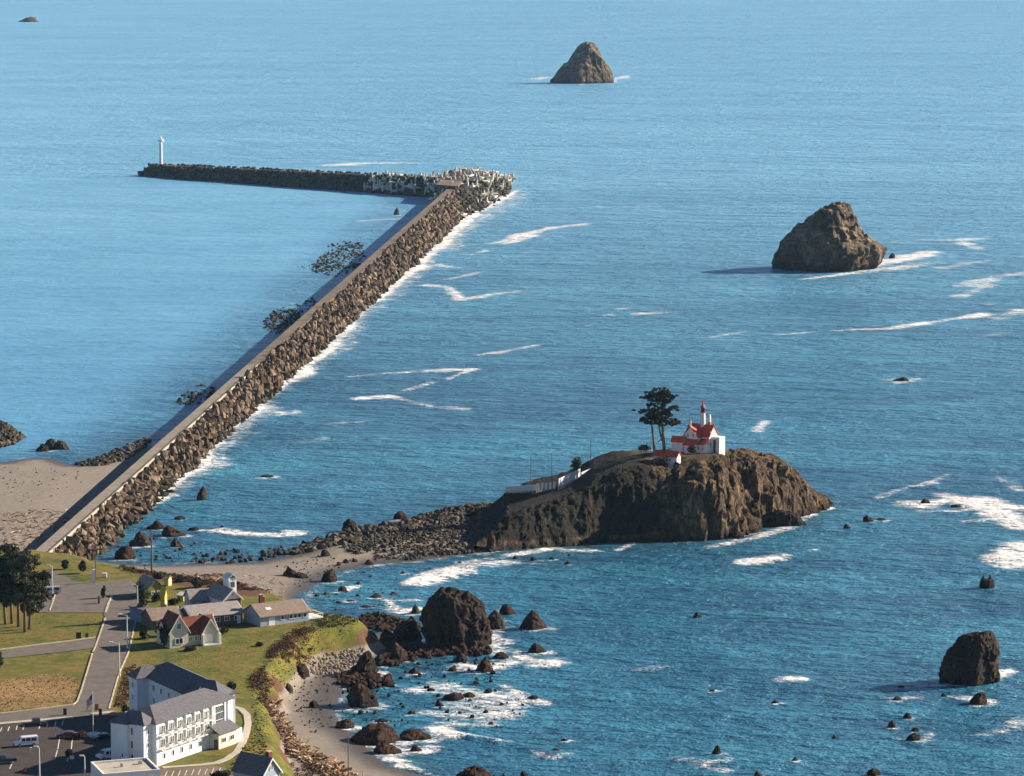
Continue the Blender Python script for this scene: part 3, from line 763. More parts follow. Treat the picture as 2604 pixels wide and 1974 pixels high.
# ------------------------------------------------------------------ island of the lighthouse
ISLE_PX = [(1180,1412),(1240,1402),(1330,1396),(1450,1389),(1550,1380),(1650,1379),(1780,1373),(1870,1367),(1905,1352),(1925,1338),(1990,1322),(2060,1303),(2098,1288),(2103,1278),
           (2080,1268),(2040,1272),(1960,1280),(1850,1283),(1700,1284),(1560,1284),(1450,1288),(1350,1288),(1270,1292),(1190,1318)]
RIDGE = [(1150,0.6),(1200,2.6),(1250,5.2),(1290,8.0),(1345,9.8),(1420,12.0),(1470,14.2),(1510,16.8),(1570,19.6),(1640,20.8),(1720,21.4),(1800,21.4),(1860,20.8),(1920,19.6),(1965,18.2),(2000,16.6),(2035,12.0),(2070,7.5),(2105,3.0)]
def isle_height(fx, fy):
    P = np.array([tuple(G(x, y)[:2]) for x, y in ISLE_PX])
    px = CX + fx / 1060.0 * F
    T = np.interp(px, [a for a, b in RIDGE], [b for a, b in RIDGE])
    right = sstep(1640, 1760, px)
    q = np.stack([fx, fy, 0 * fx], 1)
    gul = fbm(q * np.array([0.17, 0.05, 1]) + np.array([0, 0, 3.3]), 4, 21, ridged=True)
    crag = fbm(q * np.array([0.42, 0.30, 1]), 4, 31, ridged=True)
    s = sdf(fx, fy, P)
    s2 = s + gul * (0.6 + 5.4 * right) * sstep(0, 6, s + 3) + crag * (0.15 + 1.65 * right)
    wf = np.interp(px, [1200, 1500, 1700, 1880, 1990, 2100], [13, 14, 18, 16, 9, 6])      # slope width on the camera side
    ymid = np.interp(px, [1200, 1500, 1700, 1900, 2100], [1046, 1047, 1048, 1056, 1076])
    w = np.where(fy > ymid, np.interp(px, [1200, 1540, 1660, 1850, 2000, 2100], [13, 16, 30, 30, 14, 8]), wf)
    t = np.clip(s2 / w, 0, 1.0)
    prof = 1 - (1 - t) ** 1.9
    h = T * prof + np.clip(s2, -6, 0) * 0.8
    h = h + (crag * 0.55 + fbm(q * 0.9, 3, 41) * 0.35) * sstep(0.02, 0.25, t) * (1 - 0.72 * sstep(0.86, 1.0, t))
    q0 = GY(1696, 1180, 1042)
    h = h - 3.4 * np.exp(-((fx - q0.x) / 6.0) ** 2 - ((fy - 1041) / 5.0) ** 2)
    return h, s
def build_island():
    xs = np.arange(-30, 108, 0.5)
    ys = np.arange(1006, 1112, 0.5)
    X, Y = np.meshgrid(xs, ys)
    fx, fy = X.ravel(), Y.ravel()
    h, s = isle_height(fx, fy)
    q = np.stack([fx, fy, h], 1)
    # push steep faces sideways so that they overhang and break up
    gx, gy = np.gradient(h.reshape(X.shape), 0.5, axis=1).ravel(), np.gradient(h.reshape(X.shape), 0.5, axis=0).ravel()
    gl = np.sqrt(gx * gx + gy * gy) + 1e-6
    st = sstep(0.6, 1.8, gl)
    d = fbm(q * np.array([.35, .35, .16]), 4, 51, ridged=True) * 1.5 * st * (0.35 + 0.65 * sstep(1620, 1740, CX + fx / 1060.0 * F))
    d = d + fbm(q * np.array([.95, .95, .42]), 3, 57, ridged=True) * 0.75 * st * (0.3 + 0.7 * sstep(1600, 1740, CX + fx / 1060.0 * F))
    v = np.stack([fx - gx / gl * d, fy - gy / gl * d, np.maximum(h, -3.0)], 1)
    keep = (h > -3.4).reshape(X.shape)
    ny, nx = X.shape
    idx = np.arange(nx * ny).reshape(ny, nx)
    k = keep[:-1, :-1] | keep[1:, 1:]
    faces = np.stack([idx[:-1, :-1], idx[:-1, 1:], idx[1:, 1:], idx[1:, :-1]], -1)[k]
    used, inv = np.unique(faces, return_inverse=True)
    ppx = CX + fx / 1060.0 * F
    vg = sstep(1720, 1560, ppx + (fy - 1040) * 2.0) * sstep(0.5, 4.0, h)  # growth mask that also carries the painted shade of the left slope
    me = np_mesh('rocky_island', v[used], inv.reshape(-1, 4), M['rock_isle'], False, {'veg_shade': vg[used]})
    o = link_mesh('rocky_island', me)
    return tag(o, 'steep brown rocky island with green patches that carries the white lighthouse', 'island', kind='structure')

# ------------------------------------------------------------------ ground
TX, TY = np.arange(-330, 62, 1.2), np.arange(600, 1262, 1.4)
DRY_PX = [(-300,1740),(0,1728),(60,1722),(150,1712),(215,1735),(190,1790),(0,1812),(-300,1850)]
GREEN_PX = [(-300,1570),(110,1558),(262,1560),(232,1640),(0,1655),(-300,1690)]
SCRUB_PX = [(285,1430),(345,1445),(395,1462),(340,1470),(300,1458)]
def build_ground():
    global TH_GRID
    X, Y = np.meshgrid(TX, TY)
    fx, fy = X.ravel(), Y.ravel()
    q = np.stack([fx, fy, 0 * fx], 1)
    sh = sdf(fx, fy, SHORE)
    bl = sdf(fx, fy, BLUFF) + fbm(q * 0.13, 3, 61) * 1.8 * 1.0
    hb = np.where(sh > 0, np.minimum(sh * 0.075, 1.2 + sh * 0.028), sh * 0.14)
    hb = np.clip(hb, -3.0, 3.2) + 0.10 * fbm(q * 0.12, 3, 63) * sstep(0, 8, sh)
    hp = 8.0 * sstep(-7.5, 0.2, bl) + fbm(q * 0.35, 3, 65) * 0.7 * sstep(-9, -5, bl) * sstep(0.5, -2, bl)
    h = np.maximum(hb, np.where(bl > -9, hp, -9))
    # lawn falls a little towards the bluff edge, flat where the town stands
    h = h - 0.35 * sstep(6, 0.5, bl) * sstep(-1, 1, bl) + 0.10 * fbm(q * 0.2, 3, 67) * sstep(0, 3, bl) * sstep(-75, -68, fx)
    grass = sstep(-6.5, -2.5, bl)
    harb = sstep(-125, -140, fx)
    grass = np.maximum(grass, 0.0)
    def poly(px, z=8, soft=4):
        return sstep(-soft, soft, sdf(fx, fy, [tuple(G(a, b, z)[:2]) for a, b in px]))
    dry = np.maximum(poly(DRY_PX), 0.30 * (1 - poly(GREEN_PX)))
    dry = np.maximum(dry, 0.55 * poly([(255,1830),(330,1690),(360,1700),(330,1740),(300,1830)], 8, 3))
    scr = sstep(-0.5, -4, bl) * sstep(-9, -6, bl) * (0.45 + 0.75 * sstep(-0.1, 0.35, fbm(q * 0.06, 2, 71)))
    scr = np.maximum(scr, poly(SCRUB_PX, 6, 3) * 0.9)
    scr = np.maximum(scr, poly([(330,1440),(450,1458),(600,1478),(700,1506),(650,1524),(580,1516),(500,1506),(430,1490),(350,1472)], 7.5, 3) * 0.8)
    wet = sstep(0.75, 0.12, h) * (1 - grass)
    TH_GRID = h.reshape(X.shape)
    v = np.stack([fx, fy, h], 1)
    ny, nx = X.shape
    idx = np.arange(nx * ny).reshape(ny, nx)
    faces = np.stack([idx[:-1, :-1], idx[:-1, 1:], idx[1:, 1:], idx[1:, :-1]], -1)
    keep = (np.maximum(np.maximum(TH_GRID[:-1, :-1], TH_GRID[1:, 1:]), np.maximum(TH_GRID[1:, :-1], TH_GRID[:-1, 1:])) > -2.0)
    faces = faces[keep]
    used, inv = np.unique(faces, return_inverse=True)
    me = np_mesh('ground', v[used], inv.reshape(-1, 4), M['ground'], True,
                 {'grass': grass[used], 'dry': dry[used], 'wet': wet[used], 'scrub': scr[used]})
    return tag(link_mesh('ground', me), 'grassy bluff falling to grey sand beaches and a sand spit', 'ground', kind='structure')

def ground_z(x, y):
    i = (np.asarray(x, float) - TX[0]) / 1.2
    j = (np.asarray(y, float) - TY[0]) / 1.4
    i = np.clip(i, 0, len(TX) - 2.001); j = np.clip(j, 0, len(TY) - 2.001)
    a, b = i.astype(int), j.astype(int)
    u, v = i - a, j - b
    g = TH_GRID
    return g[b, a] * (1 - u) * (1 - v) + g[b, a + 1] * u * (1 - v) + g[b + 1, a] * (1 - u) * v + g[b + 1, a + 1] * u * v

def sheet(name, px, z, mat, thick=0.0, label=None, parent=None, kind='structure'):
    "a level sheet given by photo points on level z"
    pts = [tuple(G(a, b, z)[:2]) for a, b in px]
    m = MB()
    if thick: m.prism(pts, z - 0.06, z + thick)
    else: m.add([(x, y, z) for x, y in pts], [list(range(len(pts)))])
    me = m.mesh(name, mat)
    if not thick:
        me.flip_normals() if me.polygons[0].normal.z < 0 else None
    o = link_mesh(name, me, parent)
    if kind: o["kind"] = kind
    if label: o["label"] = label
    return o

def strip_pts(pts, w):
    "left and right border of a ribbon of width w along world points"
    L, Rr = [], []
    n = len(pts)
    for i, p in enumerate(pts):
        a, b = pts[max(i - 1, 0)], pts[min(i + 1, n - 1)]
        d = Vector((b[0] - a[0], b[1] - a[1])).normalized()
        L.append((p[0] - d.y * w / 2, p[1] + d.x * w / 2)); Rr.append((p[0] + d.y * w / 2, p[1] - d.x * w / 2))
    return L, Rr

def ribbon(name, pts, w, z0, z1, mat, parent=None, kind='structure', label=None):
    L, Rr = strip_pts(pts, w)
    m = MB()
    for i in range(len(pts) - 1):
        m.add([(*L[i], z0), (*Rr[i], z0), (*Rr[i + 1], z0), (*L[i + 1], z0), (*L[i], z1), (*Rr[i], z1), (*Rr[i + 1], z1), (*L[i + 1], z1)],
              [(4, 5, 6, 7), (0, 4, 7, 3), (1, 2, 6, 5)] + ([(0, 1, 5, 4)] if i == 0 else []) + ([(2, 3, 7, 6)] if i == len(pts) - 2 else []))
    o = m.build(name, mat, parent)
    if kind: o["kind"] = kind
    if label: o["label"] = label
    return o

# ------------------------------------------------------------------ pieces: boulders, dolosse, logs
def ico():
    t = (1 + 5 ** .5) / 2
    v = np.array([(-1, t, 0), (1, t, 0), (-1, -t, 0), (1, -t, 0), (0, -1, t), (0, 1, t), (0, -1, -t), (0, 1, -t), (t, 0, -1), (t, 0, 1), (-t, 0, -1), (-t, 0, 1)]) / math.sqrt(1 + t * t)
    f = np.array([(0, 11, 5), (0, 5, 1), (0, 1, 7), (0, 7, 10), (0, 10, 11), (1, 5, 9), (5, 11, 4), (11, 10, 2), (10, 7, 6), (7, 1, 8), (3, 9, 4), (3, 4, 2), (3, 2, 6), (3, 6, 8), (3, 8, 9), (4, 9, 5), (2, 4, 11), (6, 2, 10), (8, 6, 7), (9, 8, 1)])
    return v, f
ICO_V, ICO_F = ico()
BOULDER_V = []
for _i in range(8):
    _v = ICO_V * (1 + RS.uniform(-0.33, 0.33, (12, 1)))
    BOULDER_V.append(_v * np.array([1.0, RS.uniform(.7, 1.0), RS.uniform(.8, 1.15)]))
def dolos_geo():
    m = MB()
    m.tube((0, 0, -.62), (0, 0, .62), .26, .26, 6)
    for z, ax in ((-.62, (1, 0, 0)), (.62, (0, 1, 0))):
        for s in (-1, 1):
            m.tube((0, 0, z), (ax[0] * s, ax[1] * s, z), .28, .17, 6)
    vs, fs = np.array([tuple(v) for v in m.v]), []
    for f in m.f:
        for i in range(1, len(f) - 1): fs.append((f[0], f[i], f[i + 1]))
    return vs, np.array(fs)
DOL_V, DOL_F = dolos_geo()
def log_geo():
    m = MB()
    m.tube((-1, 0, 0), (0.1, 0.08, 0.03), .10, .085, 5)
    m.tube((0.1, 0.08, 0.03), (1, 0, 0), .085, .05, 5)
    vs, fs = np.array([tuple(v) for v in m.v]), []
    for f in m.f:
        for i in range(1, len(f) - 1): fs.append((f[0], f[i], f[i + 1]))
    return vs, np.array(fs)
LOG_V, LOG_F = log_geo()

def rotm(n, full=True, tilt=0.5):
    "n random rotations"
    if full:
        q = RS.normal(size=(n, 4)); q /= np.linalg.norm(q, axis=1)[:, None]
        w, x, y, z = q.T
        return np.stack([np.stack([1 - 2 * (y * y + z * z), 2 * (x * y - z * w), 2 * (x * z + y * w)], 1),
                         np.stack([2 * (x * y + z * w), 1 - 2 * (x * x + z * z), 2 * (y * z - x * w)], 1),
                         np.stack([2 * (x * z - y * w), 2 * (y * z + x * w), 1 - 2 * (x * x + y * y)], 1)], 1)
    a = RS.uniform(0, 2 * math.pi, n); b = RS.uniform(-tilt, tilt, n)
    ca, sa, cb, sb = np.cos(a), np.sin(a), np.cos(b), np.sin(b)
    o, z = np.ones(n), np.zeros(n)
    A = np.stack([np.stack([ca, -sa, z], 1), np.stack([sa, ca, z], 1), np.stack([z, z, o], 1)], 1)
    B = np.stack([np.stack([cb, z, sb], 1), np.stack([z, o, z], 1), np.stack([-sb, z, cb], 1)], 1)
    return A @ B

def mass(name, pos, scl, mat, parent=None, geo='boulder', full=True, tilt=0.5, label=None, cat=None, loc=None):
    "many pieces as ONE mesh"
    pos = np.asarray(pos, float); n = len(pos)
    scl = np.asarray(scl, float)
    if scl.ndim == 1: scl = np.repeat(scl[:, None], 3, 1)
    rot = rotm(n, full, tilt)
    if geo == 'boulder':
        base = np.stack(BOULDER_V)[RS.randint(0, 8, n)]; fc = ICO_F
    else:
        bv, fc = {'dolos': (DOL_V, DOL_F), 'log': (LOG_V, LOG_F)}[geo]
        base = np.repeat(bv[None], n, 0)
    v = np.einsum('nij,nkj->nki', rot, base * scl[:, None, :]) if geo == 'log' else np.einsum('nij,nkj->nki', rot, base) * scl[:, None, :]
    v = v + pos[:, None, :]
    k = base.shape[1]
    faces = (fc[None] + (np.arange(n) * k)[:, None, None]).reshape(-1, 3)
    me = np_mesh(name, v.reshape(-1, 3), faces, mat, False, {'rnd': np.repeat(RS.uniform(0, 1, n), k)})
    o = link_mesh(name, me, parent)
    o["kind"] = 'stuff'
    if label: o["label"] = label
    if cat: o["category"] = cat
    return o

def psize(a, b, n):
    return a + (b - a) * RS.uniform(0, 1, n) ** 2.6

def piece_meshes(name, mat, geo='boulder'):
    out = []
    if geo == 'boulder':
        for v in BOULDER_V: out.append(np_mesh(name, v, ICO_F, mat))
    elif geo == 'dolos': out.append(np_mesh(name, DOL_V, DOL_F, mat))
    else: out.append(np_mesh(name, LOG_V, LOG_F, mat))
    return out

def pieces(name, pos, scl, meshes, parent=None, tilt=None):
    "each piece an object of its own that shares a mesh"
    res = []
    for p, s in zip(pos, scl):
        o = bpy.data.objects.new(name, meshes[R.randrange(len(meshes))])
        COL.objects.link(o)
        o.parent = parent
        o.location = p
        o.scale = s if hasattr(s, '__len__') else (s, s, s)
        if tilt is None: o.rotation_euler = (R.uniform(0, 6.3), R.uniform(0, 6.3), R.uniform(0, 6.3))
        else: o.rotation_euler = (0, R.uniform(-tilt, tilt), R.uniform(0, 6.3))
        res.append(o)
    return res

def in_px(poly, n, z=0.0, zmax=None):
    "n random places inside an outline given in photo points on level z"
    w = [tuple(G(a, b, z)[:2]) for a, b in poly]
    P = np.array(w)
    out = []
    while len(out) < n:
        c = RS.uniform(P.min(0), P.max(0), (n * 3, 2))
        c = c[inside(c[:, 0], c[:, 1], w)]
        if zmax is not None: c = c[ground_z(c[:, 0], c[:, 1]) < zmax]
        out += list(c)
    return np.array(out[:n])

# ------------------------------------------------------------------ rocks
def loft(levels, ratio, seed, amp, nA, nL, zbot=-2.5, freq=0.2, lean=0.0, ex=1.0):
    "levels: (z, left, right) in metres -> craggy closed rock"
    lv = sorted(levels)
    zs = np.array([a for a, b, c in lv]); xl = np.array([b for a, b, c in lv]); xr = np.array([c for a, b, c in lv])
    top = zs[-1]
    zz = np.concatenate([[zbot], top * (1 - (1 - np.linspace(0, 1, nL)) ** 1.25)])
    a_l, a_r = np.interp(zz, zs, xl), np.interp(zz, zs, xr)
    ext = np.where(zz < 0, 1.06, 1.0)
    cx, hw = (a_l + a_r) / 2, (a_r - a_l) / 2 * ext
    hw = np.maximum(hw, 0.02)
    W = hw.max()
    hd = np.maximum(hw * ratio, 0.0)
    ph = np.linspace(0, 2 * np.pi, nA, endpoint=False)
    C, S = np.cos(ph)[None, :], np.sin(ph)[None, :]
    e = ex
    ux, uy = np.sign(C) * np.abs(C) ** e, np.sign(S) * np.abs(S) ** e
    x = cx[:, None] + hw[:, None] * ux
    y = hd[:, None] * uy + lean * zz[:, None]
    z = np.repeat(zz[:, None], nA, 1)
    p = np.stack([x.ravel(), y.ravel(), z.ravel()], 1)
    off = np.array([seed * 13.7, seed * 7.1, seed * 3.3])
    n1 = fbm(p * freq * np.array([1, 1, .45]) + off, 4, seed, ridged=True)
    n2 = fbm(p * freq * 3.1 * np.array([1, 1, .6]) + off, 3, seed + 3, ridged=True)
    n3 = fbm(p * freq * 0.55 * np.array([1, 1, .25]) + off * 1.7, 2, seed + 8)
    d = amp * (n1 * 1.0 + n2 * 0.5 + n3 * 1.1)
    # narrow towards the top so noise does not swamp the peak
    fade = np.repeat(np.clip(hw / (0.35 * W), 0.25, 1), nA)
    nx, ny = np.repeat(C, len(zz), 0).ravel(), np.repeat(S, len(zz), 0).ravel()
    p[:, 0] += nx * d * fade
    p[:, 1] += ny * d * fade
    p[:, 2] += fbm(p * freq * 2.2 + off + 9, 3, seed + 5) * amp * 0.9 * np.repeat(np.clip(zz / max(top, .1) * 2, 0, 1), nA)
    m = len(zz)
    idx = np.arange(m * nA).reshape(m, nA)
    r = np.roll(idx, -1, 1)
    q = np.stack([idx[:-1], r[:-1], r[1:], idx[1:]], -1).reshape(-1, 4)
    cap = len(p)
    p = np.vstack([p, [[cx[-1], lean * top, top + amp * 0.25]]])
    tri = np.stack([idx[-1], r[-1], np.full(nA, cap), np.full(nA, cap)], -1)
    return p, q, tri

def rock_object(name, label, cat, loc, levels, mat, ratio=0.75, seed=1, amp=0.5, nA=28, nL=14, freq=0.35, group=None, lean=0.0, zbot=-2.5, ex=1.0):
    p, q, tri = loft(levels, ratio, seed, amp, nA, nL, zbot, freq, lean, ex)
    me = bpy.data.meshes.new(name)
    me.from_pydata([tuple(v) for v in p], [], [tuple(f) for f in q.tolist()] + [tuple(f[:3]) for f in tri.tolist()])
    me.update()
    me.materials.append(mat)
    o = link_mesh(name, me, None, loc)
    return tag(o, label, cat, group)

def px_levels(base_py, prof, cxp, y):
    "photo outline (py, left px, right px) -> metres about the foot"
    s = MPP(y)
    return [((base_py - py) * s * 1.01, (l - cxp) * s, (r - cxp) * s) for py, l, r in prof]

# ================================================================== the large setting
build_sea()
build_ground()
build_island()

# roads, car parks and paths lie a hand above the turf
ZP = 8.0
def road(name, px, dz, mat, thick=0.0, label=None):
    return sheet(name, px, ZP + dz, mat, thick, label)
road('lower_street', [(-300,1858),(-300,1830),(0,1817),(100,1805),(185,1795),(193,1793),(276,1806),(272,1814),(190,1824),(0,1844)], 0.120, M['asphalt'], label='grey side street running left past the dry field')
road('main_road', [(193,1794),(208,1759),(242,1648),(268,1573),(287,1514),(300,1480),(352,1488),(362,1520),(350,1558),(327,1659),(301,1718),(275,1807)], 0.128, M['asphalt'], label='grey road running away between field and houses')
road('cross_street', [(-300,1690),(-300,1670),(0,1655),(120,1640),(254,1624),(240,1648),(120,1662),(0,1675)], 0.124, M['asphalt'], label='narrow grey street between green lawn and dry field')
road('upper_parking', [(60,1490),(118,1450),(150,1455),(185,1478),(230,1483),(330,1474),(352,1489),(352,1502),(285,1519),(268,1573),(262,1558),(125,1558),(60,1556)], 0.116, M['asphalt'], label='grey car park by the end of the breakwater')
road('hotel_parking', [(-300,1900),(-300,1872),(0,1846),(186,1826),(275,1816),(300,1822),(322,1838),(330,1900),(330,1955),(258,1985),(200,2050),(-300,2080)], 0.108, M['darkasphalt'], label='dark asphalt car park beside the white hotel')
road('rear_drive', [(258,1986),(330,1957),(413,1955),(480,1951),(552,1947),(590,1960),(600,2060),(200,2060)], 0.104, M['crest'], label='brown grey drive with stall lines below the hotel lawn')
for i, (a, b) in enumerate((((-300,1868),(186,1826)), ((232,1818),(290,1812)))):
    A, B = G(*a, ZP), G(*b, ZP)
    ribbon('pavement', [tuple(A[:2]), tuple(((A + B) / 2)[:2]), tuple(B[:2])], 1.7, ZP - .05, ZP + .24, M['concrete'], label='pale concrete pavement along the car park')
def kerb(px, w=0.35):
    ribbon('kerb', [tuple(G(a, b, ZP)[:2]) for a, b in px], w, ZP - .05, ZP + .25, M['parapet'], label='pale kerb at the road edge')
kerb([(268,1573),(242,1648),(236,1660)]); kerb([(235,1664),(207,1757),(196,1786),(186,1793),(100,1804),(0,1816)])
kerb([(0,1653),(120,1638),(244,1622)], .3); kerb([(285,1516),(276,1535),(268,1560)], .5)
kerb([(350,1556),(328,1657),(302,1716),(277,1804)], .3); kerb([(147,1495),(135,1530),(126,1555)], .3)
path_px = [(413,1953),(470,1949),(512,1946),(550,1941),(578,1930),(602,1913),(617,1888),(627,1862),(631,1840),(628,1818),(612,1803),(580,1795)]
ribbon('path', [tuple(G(a, b, ZP)[:2]) for a, b in path_px], 1.5, ZP - .1, ZP + .12, M['concrete'], label='pale curved footpath round the hotel lawn')
ribbon('path', [tuple(G(a, b, ZP)[:2]) for a, b in [(585,1866),(604,1864),(624,1862)]], .5, ZP - .1, ZP + .10, M['concrete'], label='narrow pale path from hotel to curved footpath')
def mark(name, a, b, w=0.14, z=ZP + 0.136):
    A, B = G(*a, z), G(*b, z)
    d = (B - A).normalized(); n = Vector((-d.y, d.x, 0)) * w / 2
    m = MB(); m.add([A - n, B - n, B + n, A + n], [(0, 1, 2, 3)])
    o = m.build(name, M['linepaint']); o["kind"] = 'structure'; return o
for a, b in [((5,1850),(1,1860)), ((24,1848),(20,1859)), ((44,1846),(41,1856)), ((62,1844),(58,1856)), ((104,1840),(99,1853)), ((121,1838),(119,1850)), ((142,1836),(139,1848)),
             ((160,1834),(157,1846)), ((183,1892),(180,1915)), ((152,1874),(147,1905)), ((146,1908),(140,1930)), ((36,1928),(25,1955)), ((188,1868),(182,1892)), ((175,1917),(171,1936))]:
    mark('parking_line', a, b, .2, ZP + .113)
for i in range(9):
    x = 425 + i * 17
    mark('parking_line', (x, 1962 - i * 1.2), (x - 6, 1976 - i * 1.2), .16, ZP + .110)

# ------------------------------------------------------------------ breakwater
ROOT, END = G(109, 1406, 5.6), G(1168, 463, 9.6)
AX = Vector((END.x - ROOT.x, END.y - ROOT.y, 0)); LEN = AX.length; AX.normalize()
RT = Vector((AX.y, -AX.x, 0))                                  # to the open sea
def bw(t, off, z):                                             # t metres from the root
    return Vector((ROOT.x + AX.x * t + RT.x * off, ROOT.y + AX.y * t + RT.y * off, z))
def crest(t): return 5.6 + 4.0 * t / LEN
def slope_w(t): return 6.4 + 7.0 * min(1, t / (LEN * .75))
breakwater = thing('breakwater', 'long stone breakwater with flat crest, boulder slope and dogleg end', 'breakwater', (0, 0, 0))
m = MB()
n = 60
for i in range(n):
    t0, t1 = i * LEN / n, (i + 1) * LEN / n
    sec = lambda t: [bw(t, -3.9, -3), bw(t, -2.75, crest(t) - .4), bw(t, 3.4, crest(t) - .4), bw(t, 3.4 + slope_w(t) - 1.5, -1.2), bw(t, 3.4 + slope_w(t), -3)]
    a, b = sec(t0), sec(t1)
    m.add(a + b, [(0, 1, 6, 5), (1, 2, 7, 6), (2, 3, 8, 7), (3, 4, 9, 8)])
D0, D1 = G(1135, 454, 12.0), G(395, 420, 7.5)
DX = Vector((D1.x - D0.x, D1.y - D0.y, 0)); DLEN = DX.length; DX.normalize()
DN = Vector((DX.y, -DX.x, 0))
if DN.y > 0: DN = -DN                                          # towards the harbour and the camera
def dl(t, off, z): return Vector((D0.x + DX.x * t + DN.x * off, D0.y + DX.y * t + DN.y * off, z))
def dcrest(t): return 12.0 - 4.5 * max(0, t) / DLEN
for i in range(24):
    t0, t1 = -30 + i * (DLEN + 30) / 24, -30 + (i + 1) * (DLEN + 30) / 24
    sec = lambda t: [dl(t, -15, -3), dl(t, -3.2, dcrest(t) - .3), dl(t, 3.2, dcrest(t) - .3), dl(t, 14, -3)]
    a, b = sec(t0), sec(t1)
    m.add(a + b, [(0, 4, 5, 1), (1, 5, 6, 2), (2, 6, 7, 3)] + ([(4, 7, 6, 5)] if i == 23 else []))
# the head of the elbow
mp = [tuple(G(a, b)[:2]) for a, b in [(1150,562),(1205,548),(1262,520),(1305,487),(1298,462),(1230,448),(1120,446),(1080,470),(1100,520)]]
mc = sum((Vector((a, b, 0)) for a, b in mp), Vector()) / len(mp)
ring = [(a, b, -3) for a, b in mp] + [(mc.x + (a - mc.x) * .45, mc.y + (b - mc.y) * .5, 9.5) for a, b in mp]
k = len(mp)
m.add(ring, [(i, (i + 1) % k, k + (i + 1) % k, k + i) for i in range(k)] + [list(range(k, 2 * k))])
m.build('core', M['rubble'], breakwater)
def deck(name, o0, o1, dz0, dz1, ta, tb, mat, seg=40):
    mm = MB()
    for i in range(seg):
        t0, t1 = ta + (tb - ta) * i / seg, ta + (tb - ta) * (i + 1) / seg
        v = [bw(t, o, crest(t) + z) for t in (t0, t1) for (o, z) in ((o0, dz0), (o1, dz0), (o1, dz1), (o0, dz1))]
        mm.add(v, [(3, 2, 6, 7), (0, 4, 5, 1), (1, 5, 6, 2), (0, 3, 7, 4)] + ([(0, 1, 2, 3)] if i == 0 else []) + ([(4, 7, 6, 5)] if i == seg - 1 else []))
    return mm.build(name, mat, breakwater)
deck('crest_slab', -2.6, 2.5, -.35, 0.25, -6, LEN * .30, M['crestpale'])
deck('crest_slab', -2.6, 2.3, -.35, 0.22, LEN * .30 + .02, LEN, M['crest'])
deck('parapet', 2.05, 2.55, .254, .80, -6, LEN * .30, M['parapet'])
mm = MB()
for i in range(24):
    t0, t1 = 10 + i * (DLEN - 12) / 24, 10 + (i + 1) * (DLEN - 12) / 24
    mm.add([dl(t, o, dcrest(t) + z) for t in (t0, t1) for (o, z) in ((2.4, -.2), (-2.4, -.2), (-2.4, .3), (2.4, .3))], [(3, 2, 6, 7), (0, 4, 5, 1), (1, 5, 6, 2), (0, 3, 7, 4)])
mm.build('crest_slab', M['crest'], breakwater)
mm = MB(); mm.prism([tuple(G(a, b, 11.5)[:2]) for a, b in [(1108,470),(1165,474),(1178,458),(1128,452)]], 10.6, 11.6)
mm.build('platform', M['crest'], breakwater)

# armour boulders: the 300 nearest singly, the others as one mass
pos, scl = [], []
N = 6600
for i in range(N):
    t = LEN * R.random() ** 1.0
    if t > LEN * .985: continue
    u = R.random() ** .85
    w = slope_w(t)
    z = crest(t) * (1 - u) + R.uniform(-.2, .9) * (1 - u * .4) - (.5 if u > .9 else 0)
    s = (.5 + 1.0 * R.random() ** 1.5 if R.random() < .88 else R.uniform(1.4, 2.1)) * (1 + .25 * t / LEN)
    p = bw(t, 3.0 + u * (w + R.uniform(-.4, 2.0)), z - s * .15)
    pos.append(tuple(p)); scl.append((s * R.uniform(.7, 1), s * R.uniform(.7, 1.1), s * R.uniform(.9, 1.7)))
for i in range(1700):                                           # rough harbour foot
    t = LEN * R.random()
    s = R.uniform(.4, 1.2); f = R.random() ** 1.6
    pos.append(tuple(bw(t, -3.2 - f * 6.0, (1 - f) * R.uniform(-.2, 3.0) - .1))); scl.append((s, s, s))
order = sorted(range(len(pos)), key=lambda i: (pos[i][1] - (0 if scl[i][0] > 1.0 else -500)))
BM = piece_meshes('boulder', M['boulder'])
pieces('boulder', [pos[i] for i in order[:300]], [scl[i] for i in order[:300]], BM, breakwater)
mass('boulder_slope', [pos[i] for i in order[300:]], [scl[i] for i in order[300:]], M['boulder'], breakwater)
pos, scl = [], []
for i in range(1500):                                           # dogleg: rough faces, broken blocks along the top
    t = R.uniform(-10, DLEN + 6); u = R.random()
    side = 1 if R.random() < .7 else -1
    s = R.uniform(.9, 1.7)
    pos.append(tuple(dl(t, side * (3 + u * 9.5), dcrest(t) * (1 - u) + R.uniform(-.3, .5)))); scl.append(s)
for i in range(160):
    t = R.uniform(20, DLEN); s = R.uniform(.6, 1.5)
    pos.append(tuple(dl(t, -2.5 + R.uniform(-1.2, .6), dcrest(t) + .5))); scl.append(s)
for i in range(120):
    a = R.uniform(-1.8, 1.8); u = R.random(); s = R.uniform(1, 2)
    pos.append(tuple(dl(DLEN + math.cos(a) * (2 + u * 9), math.sin(a) * (2 + u * 9), 7.2 * (1 - u)))); scl.append(s)
for i in range(900):                                            # seaward face of the elbow
    j = R.randrange(k); f = R.random(); u = R.random() ** .8
    a, b = mp[j], mp[(j + 1) % k]
    ex, ey = a[0] + (b[0] - a[0]) * f, a[1] + (b[1] - a[1]) * f
    q = 1.0 - u * .52
    pos.append((mc.x + (ex - mc.x) * q, mc.y + (ey - mc.y) * q, -.6 + u * 9.5 + R.uniform(-.3, .8))); scl.append(R.uniform(.9, 1.8))
mass('dogleg_boulders', pos, scl, M['rubble'], breakwater)
